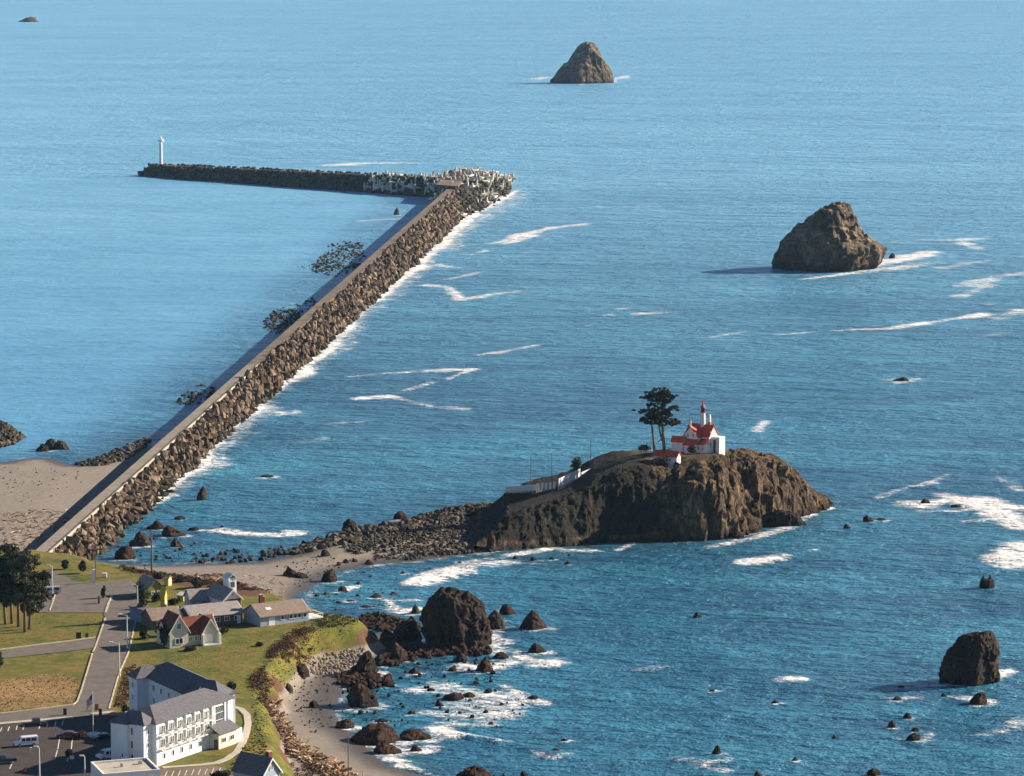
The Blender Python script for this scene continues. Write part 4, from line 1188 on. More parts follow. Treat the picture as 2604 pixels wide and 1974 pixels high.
# dolosse round the elbow
pos, scl = [], []
for i in range(300):
    if i < 165:                                                 # on the head
        while True:
            a, b = R.uniform(1100, 1305), R.uniform(440, 545)
            p = G(a, b, 5)
            if inside(np.array([p.x]), np.array([p.y]), mp)[0]: break
        e = max(0, 1 - math.hypot((p.x - mc.x) / 48, (p.y - mc.y) / 110))
        p.z = 1.5 + 10 * min(1, e * 1.7) + R.uniform(-.5, 1.5)
        if abs((p - mc).dot(AX)) < 30 and (p - mc).dot(RT) < -12: p.z -= 2
    elif i < 265:                                               # on the dogleg beside the elbow
        t = R.uniform(-5, 66); u = R.uniform(-1, 1)
        p = dl(t, u * 10 + 2, dcrest(t) * (1 - abs(u) * .75) + R.uniform(.2, 1.6))
    else:
        t = LEN - R.uniform(8, 90)
        p = bw(t, -5 - R.random() * 3.5, R.uniform(.5, 6) * (1 if t > LEN - 60 else .4))
    pos.append(tuple(p)); scl.append(R.uniform(2.5, 3.5))
for o in pieces('dolos', pos, [a * .92 for a in scl], piece_meshes('dolos', M['dolos'], 'dolos'), breakwater):
    o.rotation_euler = (R.uniform(-.5, .5), math.pi / 2 + R.uniform(-.5, .5), R.uniform(0, 6.3))

# beacon on the end of the dogleg
bt = thing('beacon_tower', 'slender white beacon tower on the far end of the breakwater dogleg', 'beacon', dl(DLEN - 6, 0, dcrest(DLEN) + .3))
MB().lathe((0, 0, 0), [(2.2, 0), (2.2, .8), (1.2, .9), (1.15, 14), (1.0, 17.0)], 12).build('shaft', M['white'], bt)
MB().lathe((0, 0, 17), [(1.0, -.4), (2.3, 0), (2.3, .3), (2.25, 1.3), (2.1, 1.3), (2.1, .3), (.9, .3)], 12).build('gallery', M['white'], bt)
MB().lathe((0, 0, 17.3), [(.9, 0), (1.0, 2.0), (1.2, 2.1), (.3, 3.0), (.12, 3.1), (.10, 5.8)], 10).build('lantern', M['white'], bt)
MB().box(-.4, .4, -1.30, -1.12, .95, 3.0).build('door', M['metal'], bt)

# rubble islets and shoals on the harbour side
def islet(name, label, px, n, s0, s1, hz, z=0.0):
    p = in_px(px, n, z)
    w = [tuple(G(a, b, z)[:2]) for a, b in px]
    e = np.clip(sdf(p[:, 0], p[:, 1], w) / 8, 0, 1)
    gz = ground_z(p[:, 0], p[:, 1])
    gz = np.where((p[:, 0] > TX[0]) & (p[:, 0] < TX[-1]) & (p[:, 1] < TY[-1]) & (gz > 0), gz, 0)
    zz = gz + e * hz * RS.uniform(.3, 1, n)
    return mass(name, np.stack([p[:, 0], p[:, 1], zz], 1), psize(s0 * .7, s1 * 1.25, n), M['rubble'], label=label, cat='rubble')
islet('rubble_islet', 'long rubble islet in the harbour halfway along the breakwater', [(790,690),(815,650),(860,628),(915,618),(930,655),(905,690),(850,706)], 620, .25, .9, .25)
islet('rubble_shoal', 'scattered dark stones trailing off the longer rubble islet', [(750,682),(800,672),(840,620),(920,608),(930,640),(860,690),(810,696)], 190, .3, .9, .2)
islet('rubble_islet', 'smaller rubble islet touching the breakwater nearer the shore', [(668,820),(690,795),(740,785),(775,790),(745,825),(710,850),(680,842)], 460, .25, .85, .3)
islet('rubble_shoal', 'loose dark stones off the smaller rubble islet', [(660,830),(700,790),(800,757),(815,770),(740,835),(690,850)], 130, .3, .9, .2)
islet('rubble_shoal', 'sparse stones awash beside the middle of the breakwater', [(450,1010),(500,985),(545,980),(548,1000),(490,1040),(450,1030)], 60, .4, 1.1, .5)
islet('rubble_bank', 'bank of dark rubble between harbour beach and breakwater', [(185,1180),(240,1168),(320,1135),(375,1112),(385,1128),(330,1170),(270,1192),(210,1190)], 900, .3, 1.0, .5)
islet('rubble_mound', 'brown rubble mound in the harbour at the left edge', [(-60,1128),(-50,1085),(0,1075),(40,1095),(60,1115),(40,1130),(0,1142)], 420, .7, 1.4, 4.0)
# the rubble spit to the island: boulders singly, small stuff as one
SPIT = [(705,1412),(745,1402),(845,1366),(900,1350),(1010,1330),(1130,1300),(1235,1282),(1290,1290),(1180,1330),(1060,1352),(960,1378),(860,1392),(760,1412)]
SPIT2 = [(950,1428),(960,1390),(1080,1368),(1200,1345),(1270,1360),(1250,1402),(1150,1412),(1050,1425)]
p1_ = in_px(SPIT, 1800); g = np.maximum(ground_z(p1_[:, 0], p1_[:, 1]), 0)
mass('rubble_field', np.stack([p1_[:, 0], p1_[:, 1], g + .15], 1), psize(.22, 1.5, 1800), M['rubble'], label='dark rubble strewn along the seaward side of the spit', cat='rubble')
p1_ = in_px(SPIT2, 1500); g = np.maximum(ground_z(p1_[:, 0], p1_[:, 1]), 0)
mass('cobble_bank', np.stack([p1_[:, 0], p1_[:, 1], g + .08], 1), psize(.15, .9, 1500), M['rubble'], label='bank of brown cobbles on the near side of the spit below the island', cat='rubble')
p1_ = in_px([(860,1400),(960,1372),(1080,1346),(1200,1318),(1270,1300),(1300,1330),(1230,1352),(1080,1376),(960,1408),(905,1420)], 1500); g = np.maximum(ground_z(p1_[:, 0], p1_[:, 1]), 0)
mass('rubble_field', np.stack([p1_[:, 0], p1_[:, 1], g + .06], 1), psize(.15, 1.0, 1500), M['rubble'], label='brown stones thickly strewn over the middle of the spit', cat='rubble')
p1_ = in_px(SPIT, 70); g = np.maximum(ground_z(p1_[:, 0], p1_[:, 1]), 0)
for o in pieces('boulder', [(a, b, c + .3) for (a, b), c in zip(p1_, g)], [(s, s * .9, s * 1.1) for s in RS.uniform(.9, 1.7, 70)], piece_meshes('spit_boulder', M['rubble'])):
    tag(o, 'dark boulder among the rubble along the spit to the lighthouse island', 'boulder', 'boulders along the spit')
pp = in_px([(500,1420),(560,1408),(660,1400),(740,1385),(760,1405),(650,1432),(560,1436),(480,1434)], 60)
mass('shore_stones', np.stack([pp[:, 0], pp[:, 1], np.full(60, .15)], 1), RS.uniform(.3, 1.0, 60), M['rubble'], label='scattered dark stones in the shallows off the sand', cat='stones')
pp = in_px([(910,1570),(960,1565),(1060,1590),(1080,1610),(1000,1612),(920,1600)], 260)
mass('weedy_reef', np.stack([pp[:, 0], pp[:, 1], RS.uniform(0, .6, 260)], 1), RS.uniform(.4, 1.1, 260), M['rock_rust'], label='low weedy reef between grassy bluff and large shore rock', cat='reef')
pp = in_px([(960,1655),(1010,1640),(1075,1640),(1150,1650),(1240,1650),(1250,1670),(1140,1668),(1070,1676),(1000,1695),(960,1690)], 330)
mass('weedy_reef', np.stack([pp[:, 0], pp[:, 1], RS.uniform(0, .7, 330)], 1), RS.uniform(.4, 1.1, 330), M['rock_rust'], label='weedy brown reef along the near foot of the large shore rock', cat='reef')
pp = in_px([(850,1722),(900,1715),(990,1722),(1000,1745),(940,1752),(860,1742)], 170)
mass('weedy_reef', np.stack([pp[:, 0], pp[:, 1], RS.uniform(0, .5, 170)], 1), RS.uniform(.4, 1.0, 170), M['rock_rust'], label='weedy stones at the water edge between the two tall beach rocks', cat='reef')
pp = in_px([(740,1660),(800,1625),(880,1610),(930,1622),(925,1660),(870,1690),(800,1700),(745,1690)], 900, 2, 2.6); g = ground_z(pp[:, 0], pp[:, 1])
mass('cobbles', np.stack([pp[:, 0], pp[:, 1], np.maximum(g, 0) + .05], 1), psize(.1, .6, 900), M['gravel'], label='pale cobbles spread below the grassy bluff', cat='cobbles')
pp = np.vstack([in_px([(700,1450),(800,1420),(900,1425),(940,1436),(860,1450),(800,1475),(760,1500)], 160), in_px([(740,1690),(840,1700),(845,1840),(790,1880),(720,1770)], 260), in_px([(0,1200),(200,1195),(220,1240),(120,1290),(0,1300)], 140)]); g = ground_z(pp[:, 0], pp[:, 1])
mass('pebbles', np.stack([pp[:, 0], pp[:, 1], np.maximum(g, 0) + .04], 1), psize(.07, .4, len(pp)), M['rubble'], label='stray dark stones lying on the sand', cat='stones')

for lab, poly, n, a, b in (('small dark stones awash between tide pool and surf', [(1000,1690),(1080,1660),(1260,1660),(1290,1700),(1250,1745),(1100,1740),(1010,1730)], 80, .15, .8),
                         ('small weedy stones in the shallows off the lower beach', [(870,1740),(990,1735),(1060,1800),(1040,1850),(930,1870),(865,1830)], 60, .15, .7),
                         ('dark stones awash off the blue grey house', [(800,1500),(880,1470),(1000,1500),(1040,1560),(960,1570),(820,1550)], 60, .2, .9),
                         ('dark stones in the pool beside the breakwater foot', [(250,1400),(330,1370),(470,1370),(620,1405),(560,1428),(400,1432),(300,1425)], 90, .15, .8),
                         ('small dark stones scattered through the surf zone', [(1060,1750),(1250,1740),(1380,1780),(1300,1850),(1100,1840)], 50, .15, .7)):
    pp = in_px(poly, n)
    mass('shore_stones', np.stack([pp[:, 0], pp[:, 1], np.full(n, .08)], 1), psize(a, b, n), M['rock_rust' if 'weedy' in lab else 'rubble'], label=lab, cat='stones')

# ------------------------------------------------------------------ the rocks of the list
for i, (px, py, w, h, mt, lab, op) in enumerate(ROCKS):
    c = G(px, py)
    z0 = max(0.0, float(ground_z(c.x, c.y))) if (TX[0] < c.x < TX[-1] and c.y < TY[-1]) else 0.0
    z0 = min(z0, 2.4)
    if z0 > 0.05: c = G(px, py, z0)
    s = MPP(c.y)
    W, Hh = w * s, h * s * 0.96
    rr = random.Random(i * 7 + 3)
    pk, dr = op.get('pk', rr.uniform(1.4, 2.2)), op.get('dr', rr.uniform(.65, .9))
    sk = rr.uniform(-.22, .22)
    lv = []
    for t in np.linspace(0, 1, 9):
        a = W / 2 * (1 - t ** pk) ** (0.85) * rr.uniform(.94, 1.06)
        cxm = sk * W * t
        lv.append((t * Hh, cxm - a, cxm + a))
    small = w < 30
    mat = M['rock_' + mt]
    nA, nL = (16, 8) if small else (36, 18)
    loc = (c.x, c.y + W * dr * .4, z0 - .05)
    if op.get('prong'):
        lvl = [(t * Hh, (-.5 + .1 * t) * W, (.5 - .05 * t) * W) for t in (0, .3, .55)] + [(.62 * Hh, -.42 * W, .40 * W)]
        o = rock_object('sea_rock', lab, 'rock', loc, lvl + [(.64 * Hh, -.02 * W, .02 * W)], mat, dr, i, W * .06, nA, nL, 1.2 / W)
        for sx, hh in ((-.24, .94), (.20, 1.0)):
            p, q, tri = loft([(0, sx * W - .17 * W, sx * W + .17 * W), (.6 * Hh, sx * W - .15 * W, sx * W + .15 * W), (hh * Hh, sx * W - .02, sx * W + .02)], .9, i + 5, W * .03, 14, 9, 0, 2.0 / W)
            me = bpy.data.meshes.new('prong'); me.from_pydata([tuple(v) for v in p], [], [tuple(f) for f in q.tolist()] + [tuple(f[:3]) for f in tri.tolist()]); me.update(); me.materials.append(mat)
            link_mesh('prong', me, o)
        continue
    rock_object('beach_rock' if z0 > .3 else 'sea_rock', lab, 'rock', loc, lv, mat, dr, i, W * .11, nA, nL, 2.4 / W, lean=rr.uniform(-.1, .2), zbot=-1.0 if z0 > .3 else -2.5, ex=rr.uniform(.95, 1.5))
for pxl, mt, lab, n in (([(1447,1412),(1170,1431),(925,1457),(942,1466),(1094,1447),(1180,1440),(1245,1402)], 'near', 'tiny dark rock barely breaking the shallows below the spit', 7),
                     ([(1000,1745),(1020,1724),(1100,1690),(1115,1690),(1066,1737),(1090,1700)], 'near', 'tiny dark stone in the calm tide pool', 6),
                     ([(1255,1975),(1280,1972),(1300,1976)], 'rust', 'tiny reddish rock in foam along the bottom edge', 3)):
    for j, (px, py) in enumerate(pxl):
        c = G(px, py); W = 9 * MPP(c.y) * R.uniform(.8, 1.4)
        rock_object('sea_rock', lab, 'rock', (c.x, c.y, 0), [(0, -W / 2, W / 2), (W * .2, -W * .4, W * .42), (W * .36, -.05, .05)], M['rock_' + mt], .8, 200 + j, W * .1, 12, 6, 1.5 / W, group=lab.replace('tiny', 'tiny') + 's')

# sea stacks drawn from their outlines
def stack(name, label, cx, by, prof, mat, ratio, seed, amp, freq, nA=120, nL=70, back=0.5, ex=1.45):
    c = G(cx, by)
    lv = px_levels(by, prof, cx, c.y)
    hw = max(r - l for _, l, r in lv) / 2
    return rock_object(name, label, 'sea stack' if name == 'sea_stack' else 'rock', (c.x, c.y + hw * ratio * back, -.05), lv, mat, ratio, seed, amp, nA, nL, freq, zbot=-4, ex=ex)
stack('sea_stack', 'large brown sea stack with pale top standing in foam off the lighthouse island', 2110, 688,
      [(690,1984,2232),(672,1986,2246),(655,1990,2250),(640,1996,2252),(622,2004,2244),(612,2010,2225),(600,2022,2205),(580,2042,2188),(560,2062,2176),(545,2080,2172),(534,2096,2165),(527,2112,2158),(524,2130,2150)], M['rock_stack'], .75, 3, 3.3, .11)
stack('sea_stack', 'distant grey brown conical sea stack with a notched shoulder near the top', 1482, 212,
      [(214,1406,1556),(205,1409,1557),(195,1418,1553),(180,1430,1551),(170,1436,1547),(160,1446,1542),(150,1456,1536),(140,1462,1530),(130,1470,1523),(122,1478,1518),(116,1484,1513),(114,1492,1508)], M['rock_stack'], .8, 8, 3.6, .06)
stack('sea_stack', 'blunt square dark stack in the water at lower right', 2462, 1742,
      [(1745,2400,2530),(1725,2398,2532),(1700,2400,2531),(1680,2404,2530),(1660,2412,2529),(1645,2424,2528),(1635,2432,2526),(1625,2440,2522),(1616,2456,2519),(1611,2480,2512)], M['rock_near'], .75, 14, .95, .36, 110, 60)
stack('shore_rock', 'largest dark dome of rock standing just off the beach', 1162, 1648,
      [(1650,1088,1243),(1620,1081,1244),(1590,1079,1239),(1570,1082,1230),(1552,1087,1219),(1535,1094,1206),(1520,1105,1189),(1508,1116,1170),(1501,1128,1158),(1498,1138,1148)], M['rock_near'], .8, 19, 1.5, .26, 130, 70)
stack('rock_spur', 'low dark rocky spur at the right foot of the lighthouse island', 1985, 1338,
      [(1345,1918,2046),(1335,1918,2046),(1325,1925,2040),(1312,1940,2030),(1304,1955,2015),(1298,1975,1995)], M['rock_near'], .35, 23, .8, .3, 60, 20, back=.3)
stack('rock_buttress', 'pointed brown buttress leaning on the front of the lighthouse island', 1895, 1356,
      [(1360,1862,1926),(1345,1862,1926),(1330,1868,1920),(1310,1880,1912),(1295,1890,1902)], M['rock_isle'], .6, 27, .6, .3, 50, 22, back=.5)

# ================================================================== buildings
def iz(x, y):
    return float(isle_height(np.array([float(x)]), np.array([float(y)]))[0][0])
UP = Vector((0, 0, 1))
def win(parent, c, ang, w, h, fm='white', pm='glass', mull=1, bars=0, name='window'):
    "window frame standing proud of the wall with its pane as a child"
    n = Vector((math.cos(ang), math.sin(ang), 0)); t = Vector((-n.y, n.x, 0)); c = Vector(c)
    m = MB(); b = 0.12
    for s in (-1, 1):
        m.obox(c + t * (s * (w / 2 - b / 2)) + n * .05, t, n, UP, b, .14, h)
        m.obox(c + UP * (s * (h / 2 - b / 2)) + n * .052, t, n, UP, w - 2 * b - .004, .14, b)
    for i in range(mull):
        m.obox(c + t * ((i + 1) / (mull + 1) - .5) * w + n * .048, t, n, UP, .08, .12, h - 2 * b - .004)
    for i in range(bars):
        m.obox(c + UP * ((i + 1) / (bars + 1) - .5) * h + n * .046, t, n, UP, w - 2 * b - .004, .11, .08)
    o = m.build(name, M[fm], parent)
    p = MB(); p.obox(c + n * .015, t, n, UP, w - b, .05, h - b)
    p.build('pane', M[pm], o)
    return o
def door(parent, c, ang, w=0.95, h=2.05, mat='brownwall'):
    n = Vector((math.cos(ang), math.sin(ang), 0)); t = Vector((-n.y, n.x, 0)); c = Vector(c)
    m = MB(); m.obox(c + n * .03, t, n, UP, w, .08, h)
    o = m.build('door', M[mat], parent)
    k = MB(); k.obox(c + n * .09 + t * (w * .38), t, n, UP, .12, .06, .12); k.build('handle', M['metal'], o)
    return o
FRONT, BACK, LEFT, RIGHT = -math.pi / 2, math.pi / 2, math.pi, 0.0
def wall_gable(m, x0, x1, y0, y1, z0, h, rise, ridge='x'):
    if ridge == 'x':
        ym = (y0 + y1) / 2; m.extr_x([(y0, z0), (y1, z0), (y1, z0 + h), (ym, z0 + h + rise), (y0, z0 + h)], x0, x1)
    else:
        xm = (x0 + x1) / 2; m.extr_y([(x0, z0), (x1, z0), (x1, z0 + h), (xm, z0 + h + rise), (x0, z0 + h)], y0, y1)
def roof_gable(m, x0, x1, y0, y1, z, rise, ridge='x', o=.45, e=.35, th=.16):
    a0, a1 = (y0, y1) if ridge == 'x' else (x0, x1)
    mid, half = (a0 + a1) / 2, (a1 - a0) / 2
    k = rise / half
    zt, ze = z + rise + .02, z - o * k + .02
    sec = [(a0 - o, ze), (mid, zt), (a1 + o, ze), (a1 + o, ze + th), (mid, zt + th), (a0 - o, ze + th)]
    if ridge == 'x': m.extr_x(sec, x0 - e, x1 + e)
    else: m.extr_y(sec, y0 - e, y1 + e)
def roof_hip(m, x0, x1, y0, y1, z, rise, o=.4, th=.18, gx0=False):
    x0 -= o; x1 += o; y0 -= o; y1 += o
    w, d = x1 - x0, y1 - y0
    if w >= d: r0, r1 = (x0 + (0 if gx0 else d / 2), (y0 + y1) / 2), (x1 - d / 2, (y0 + y1) / 2)
    else: r0, r1 = ((x0 + x1) / 2, y0 + w / 2), ((x0 + x1) / 2, y1 - w / 2)
    v = [(x0, y0, z), (x1, y0, z), (x1, y1, z), (x0, y1, z), (x0, y0, z + th), (x1, y0, z + th), (x1, y1, z + th), (x0, y1, z + th), (*r0, z + th + rise), (*r1, z + th + rise)]
    f = [(0, 3, 2, 1), (0, 1, 5, 4), (1, 2, 6, 5), (2, 3, 7, 6), (3, 0, 4, 7)]
    f += [(4, 5, 9, 8), (5, 6, 9), (6, 7, 8, 9), (7, 4, 8)] if w >= d else [(4, 5, 8), (5, 6, 9, 8), (6, 7, 9), (7, 4, 8, 9)]
    m.add(v, f)
def barge(parent, x, y0, y1, z, rise, axis='y', mat='white', o=.45, w=.34):
    "pale boards along a gable edge; the gable spans y0..y1 at x (axis y) or x0..x1 at y (axis x)"
    mid, half = (y0 + y1) / 2, (y1 - y0) / 2
    k = rise / half
    for s in (-1, 1):
        a = (mid + s * (half + o), z - o * k); b = (mid, z + rise)
        m = MB()
        if axis == 'y': m.extr_x([(a[0], a[1] - w + .1), (b[0], b[1] - w + .1), (b[0], b[1] + .12), (a[0], a[1] + .12)], x - .07, x + .07)
        else: m.extr_y([(a[0], a[1] - w + .1), (b[0], b[1] - w + .1), (b[0], b[1] + .12), (a[0], a[1] + .12)], x - .07, x + .07)
        m.build('barge_board', M[mat], parent)
def chimney(parent, x, y, z0, z1, w=.7, mat='brick', cap='concrete'):
    c = MB().box(x - w / 2, x + w / 2, y - w / 2, y + w / 2, z0, z1).build('chimney', M[mat], parent)
    MB().box(x - w / 2 - .08, x + w / 2 + .08, y - w / 2 - .08, y + w / 2 + .08, z1 + .002, z1 + .14).build('chimney_cap', M[cap], c)
    return c
def px_house(name, label, fl, fr, z=8.0):
    A, B = G(*fl, z), G(*fr, z)
    d = B - A
    return thing(name, label, 'house', A, math.atan2(d.y, d.x)), d.length

# ---- the white hotel
P0 = G(283, 1946, 8)
hot = thing('hotel', 'large white three storey hotel with grey hipped roofs beside the car park', 'hotel', P0, math.radians(60))
fp = [(0, 0), (28.2, 0), (29.5, 0), (29.5, -8.9), (3.6, -8.9), (3.6, -7.7), (.8, -7.7), (.8, -4.1), (0, -4.1)]
MB().prism([fp[i] for i in (0, 2, 3, 4, 5, 6, 7, 8)][::-1], 0, 9.0).build('wall', M['hotelwall'], hot)
m = MB(); roof_hip(m, 3.2, 31.5, -8.9, 0, 9.003, 2.4, .5)
ro = m.build('roof', M['greyroof'], hot)
m = MB(); roof_hip(m, .8, 4.6, -7.7, -1.0, 9.006, 2.2, .42); m.build('roof', M['greyroof'], hot)
m = MB(); roof_hip(m, 0, 5.0, -4.1, 0, 9.001, 1.9, .45); m.build('roof', M['greyroof'], hot)
# back wing
J, E = Vector((34.0, 1.0)), Vector((45.5, 20.5))
ax = E - J; bl_ = ax.length; an = math.atan2(ax.y, ax.x)
T = Matrix.Translation((J.x, J.y, 0)) @ Matrix.Rotation(an, 4, 'Z')
def xf(m, T=T):
    m.v = [tuple(T @ Vector(v)) for v in m.v]; return m
m = MB(); m.box(-6, bl_, -5, 5, 0, 9.2); xf(m).build('wall', M['hotelwall'], hot)
m = MB(); roof_hip(m, -7, bl_, -5, 5, 9.21, 2.7, .5); xf(m).build('roof', M['greyroof'], hot)
m = MB(); m.box(bl_ - 5.5, bl_ - 1.2, 5, 7.6, 0, 9.1); xf(m).build('wall', M['hotelwall'], hot)
m = MB(); roof_hip(m, bl_ - 5.5, bl_ - 1.2, 1.2, 7.6, 9.13, 2.2, .45); xf(m).build('roof', M['greyroof'], hot)
for kx in (2, 6, 10, 14):
    for zz in (1.7, 4.7, 7.5):
        p = T @ Vector((kx, 5.0, zz)); win(hot, p, an + math.pi / 2, 1.3, 1.4, 'white', 'glass')
for zz in (1.7, 4.7, 7.5):
    p = T @ Vector((bl_ - 3.3, 7.6, zz)); win(hot, p, an + math.pi / 2, 1.1, 1.3)
    p = T @ Vector((bl_, 0, zz)); win(hot, p, an, 1.1, 1.3)
# joint block and its raised roof
MB().box(29.502, 34.5, -6.5, 3, 0, 9.4).build('wall', M['hotelwall'], hot)
m = MB(); roof_hip(m, 29.4, 34.5, -6.5, 3.0, 9.42, 2.6, .5); m.build('roof', M['greyroof'], hot)
# long sunny front: bays of windows and balconies on two floors
for i in range(6):
    u = 5.6 + i * 3.15
    for zz in (4.55, 7.35):
        win(hot, (u, -8.9, zz), FRONT, 1.9, 1.9, 'white', 'glass', 2)
        b = MB().box(u - 1.35, u + 1.35, -9.75, -8.9 - .002, zz - 1.25, zz - 1.1)
        bo = b.build('balcony', M['white'], hot)
        r = MB()
        for k in range(7):
            xx = u - 1.3 + k * 2.6 / 6
            r.box(xx - .035, xx + .035, -9.73, -9.66, zz - 1.098, zz - .22)
        r.box(u - 1.35, u + 1.35, -9.74, -9.65, zz - .218, zz - .13)
        r.build('railing', M['metal'], bo)
    MB().box(u + 1.47, u + 1.68, -9.45, -8.902, 3.2, 8.98).build('pilaster', M['white'], hot)
    if i < 5: win(hot, (u + .6, -8.9, 1.75), FRONT, .9, 1.3, 'white', 'glass', 0)
win(hot, (26.0, -8.9, 6.2), FRONT, 3.2, 4.6, 'white', 'glass', 0, 2)
for kx in (24.0, 27.9, 29.2):
    MB().box(kx - .2, kx + .2, -9.2, -8.903, 3.4, 8.95).build('pilaster', M['white'], hot)
win(hot, (22.3, -8.9, 7.0), FRONT, .8, 1.3, mull=0)
win(hot, (2.2, -7.7, 7.4), FRONT, .8, 1.2, mull=0); win(hot, (2.2, -7.7, 4.6), FRONT, .8, 1.2, mull=0)
for zz in (1.9, 4.7, 7.5):
    win(hot, (.8, -4.8, zz), LEFT, .7, 1.7, mull=0)
win(hot, (0, -2.9, 2.4), LEFT, .6, .9, mull=0)
# low dining wing
MB().box(22.4, 29.0, -11.3, -8.904, 0, 3.2).build('wall', M['cream'], hot)
m = MB(); m.add([(21.9, -11.8, 3.2), (29.5, -11.8, 3.2), (29.5, -8.92, 4.9), (21.9, -8.92, 4.9), (21.9, -11.8, 3.4), (29.5, -11.8, 3.4), (29.5, -8.92, 5.1), (21.9, -8.92, 5.1)],
                [(0, 3, 2, 1), (4, 5, 6, 7), (0, 1, 5, 4), (1, 2, 6, 5), (2, 3, 7, 6), (3, 0, 4, 7)]); m.build('roof', M['greyroof'], hot)
MB().box(29.003, 31.5, -11.0, -8.0, 0, 2.9).build('wall', M['white'], hot)
win(hot, (24.2, -11.3, 1.7), FRONT, 1.7, 1.2, 'white', 'darkglass'); win(hot, (27.2, -11.3, 1.7), FRONT, 1.7, 1.2, 'white', 'darkglass')
door(hot, (22.4, -10.6, 1.03), LEFT)
# stair towers that rise between the wings
for px, py, dd in ((461, 1752, 748), (466, 1724, 758)):
    q = GY(px, py, dd); top = q.z - 8
    l = hot.matrix_world.inverted() @ q if False else None
    d = q - P0; u = d.x * math.cos(math.radians(60)) + d.y * math.sin(math.radians(60)); v = -d.x * math.sin(math.radians(60)) + d.y * math.cos(math.radians(60))
    m = MB(); m.box(u - 1.1, u + 1.1, v - 1.1, v + 1.1, 0, top - .7)
    tw = m.build('stair_tower', M['hotelwall'], hot)
    m = MB()
    for s in (-1, 1):
        m.box(u - 1.1, u + 1.1, v + s * 1.0 - .1, v + s * 1.0 + .1, top - .698, top)
        m.box(u + s * 1.0 - .1, u + s * 1.0 + .1, v - .898, v + .898, top - .698, top)
    m.build('parapet', M['white'], tw)

# ---- red roofed cottage
hs, L = px_house('cottage', 'cream cottage with rust red roof and white trimmed gables on the lawn', (432, 1650), (557, 1637))
w = MB(); wall_gable(w, 0, L, 1.2, 8.2, 0, 2.9, 3.3); wall_gable(w, 0.02, 4.8, 0, 6.5, 0, 4.2, 3.7, 'y'); wall_gable(w, L - 4.2, L - .02, .4, 6.5, 0, 3.0, 3.2, 'y')
w.build('wall', M['cream'], hs)
m = MB(); roof_gable(m, 0, L, 1.2, 8.2, 2.9, 3.3); ro = m.build('roof', M['brickroof'], hs)
m = MB(); roof_gable(m, 0.02, 4.8, 0, 6.5, 4.2, 3.7, 'y'); m.build('roof', M['brickroof'], hs)
m = MB(); roof_gable(m, L - 4.2, L - .02, .4, 6.5, 3.0, 3.2, 'y'); m.build('roof', M['brickroof'], hs)
barge(hs, -.42, 0.02, 4.8, 4.2, 3.7, 'x'); barge(hs, -.02, L - 4.2, L - .02, 3.0, 3.2, 'x'); barge(hs, L + .42, 1.2, 8.2, 2.9, 3.3, 'y')
MB().box(L - 4.5, L - 4.0, -.9, .38, 0, 2.7).build('porch_post', M['white'], hs); MB().box(L - .3, L + .2, -.9, .38, 0, 2.7).build('porch_post', M['white'], hs)
MB().box(L - 4.5, L + .2, -1.0, .36, .002, .3).build('porch_floor', M['white'], hs)
win(hs, (2.4, 0, 1.6), FRONT, 2.0, 1.5); win(hs, (2.4, 0, 5.2), FRONT, 1.1, 1.5)
for xx in (5.8, 7.3, 8.6): win(hs, (xx, 1.2, 1.6), FRONT, .9, 1.3)
door(hs, (L - 2.1, .4, 1.35), FRONT, 1.2, 2.1, 'white')

# ---- long low house behind it (two wings) 
hs, L = px_house('long_house', 'long brown roofed low house behind the red roofed cottage', (488, 1597), (617, 1584))
w = MB(); wall_gable(w, 0, L, 0, 8.5, 0, 2.7, 2.0); w.build('wall', M['brownwall'], hs)
m = MB(); roof_gable(m, 0, L, 0, 8.5, 2.7, 2.0, o=.6); m.build('roof', M['pinkroof'], hs)
barge(hs, L + .42, 0, 8.5, 2.7, 2.0); barge(hs, -.42, 0, 8.5, 2.7, 2.0)
for i in range(5): win(hs, (1.6 + i * 2.6, 0, 1.5), FRONT, 1.5, 1.2)
door(hs, (L - 1.0, 0, 1.03), FRONT, 1, 2.05, 'white'); win(hs, (L, 3, 1.5), RIGHT, 1.4, 1.2)
hs, L = px_house('low_house', 'low house with tan brown roof left of the long house, dark in shade', (388, 1603), (462, 1596))
w = MB(); wall_gable(w, 0, L, 0, 7.5, 0, 2.6, 2.0); w.build('wall', M['brownwall'], hs)
m = MB(); roof_gable(m, 0, L, 0, 7.5, 2.6, 2.0, o=.6); m.build('roof', M['brownroof'], hs)
barge(hs, L + .42, 0, 7.5, 2.6, 2.0)
for i in range(2): win(hs, (1.8 + i * 3.0, 0, 1.5), FRONT, 1.4, 1.1)
door(hs, (L - 1.3, 0, 1.03), FRONT)
# ---- tall narrow gabled house with lantern dormer
hs, L = px_house('gabled_house', 'tall narrow gabled house with white sunlit side and small lookout tower', (569, 1566), (614, 1561))
w = MB(); wall_gable(w, 0, L, 0, 10, 0, 4.1, 2.3, 'y'); w.build('wall', M['white'], hs)
MB().box(.1, L - .1, -.04, -.004, .1, 4.0).build('front_shade_sheet', M['brownwall'], hs)  # brown sheet that paints shade onto the white front wall
m = MB(); roof_gable(m, 0, L, 0, 10, 4.1, 2.3, 'y'); m.build('roof', M['pinkroof'], hs)
barge(hs, -.42, 0, L, 4.1, 2.3, 'x')
MB().box(L - 1.9, L + .3, 3.2, 6.2, 4.2, 8.6).build('lookout_tower', M['white'], hs)
m = MB(); roof_gable(m, L - 1.9, L + .3, 3.2, 6.2, 8.6, .9, 'y', .25, .25); m.build('roof', M['white'], hs)
win(hs, (L + .3, 4.7, 7.2), RIGHT, .9, 1.4, 'white', 'glass', 0); win(hs, (L - .8, 3.2, 7.0), FRONT, 1.2, 1.5, 'bluegrey', 'glass', 1)
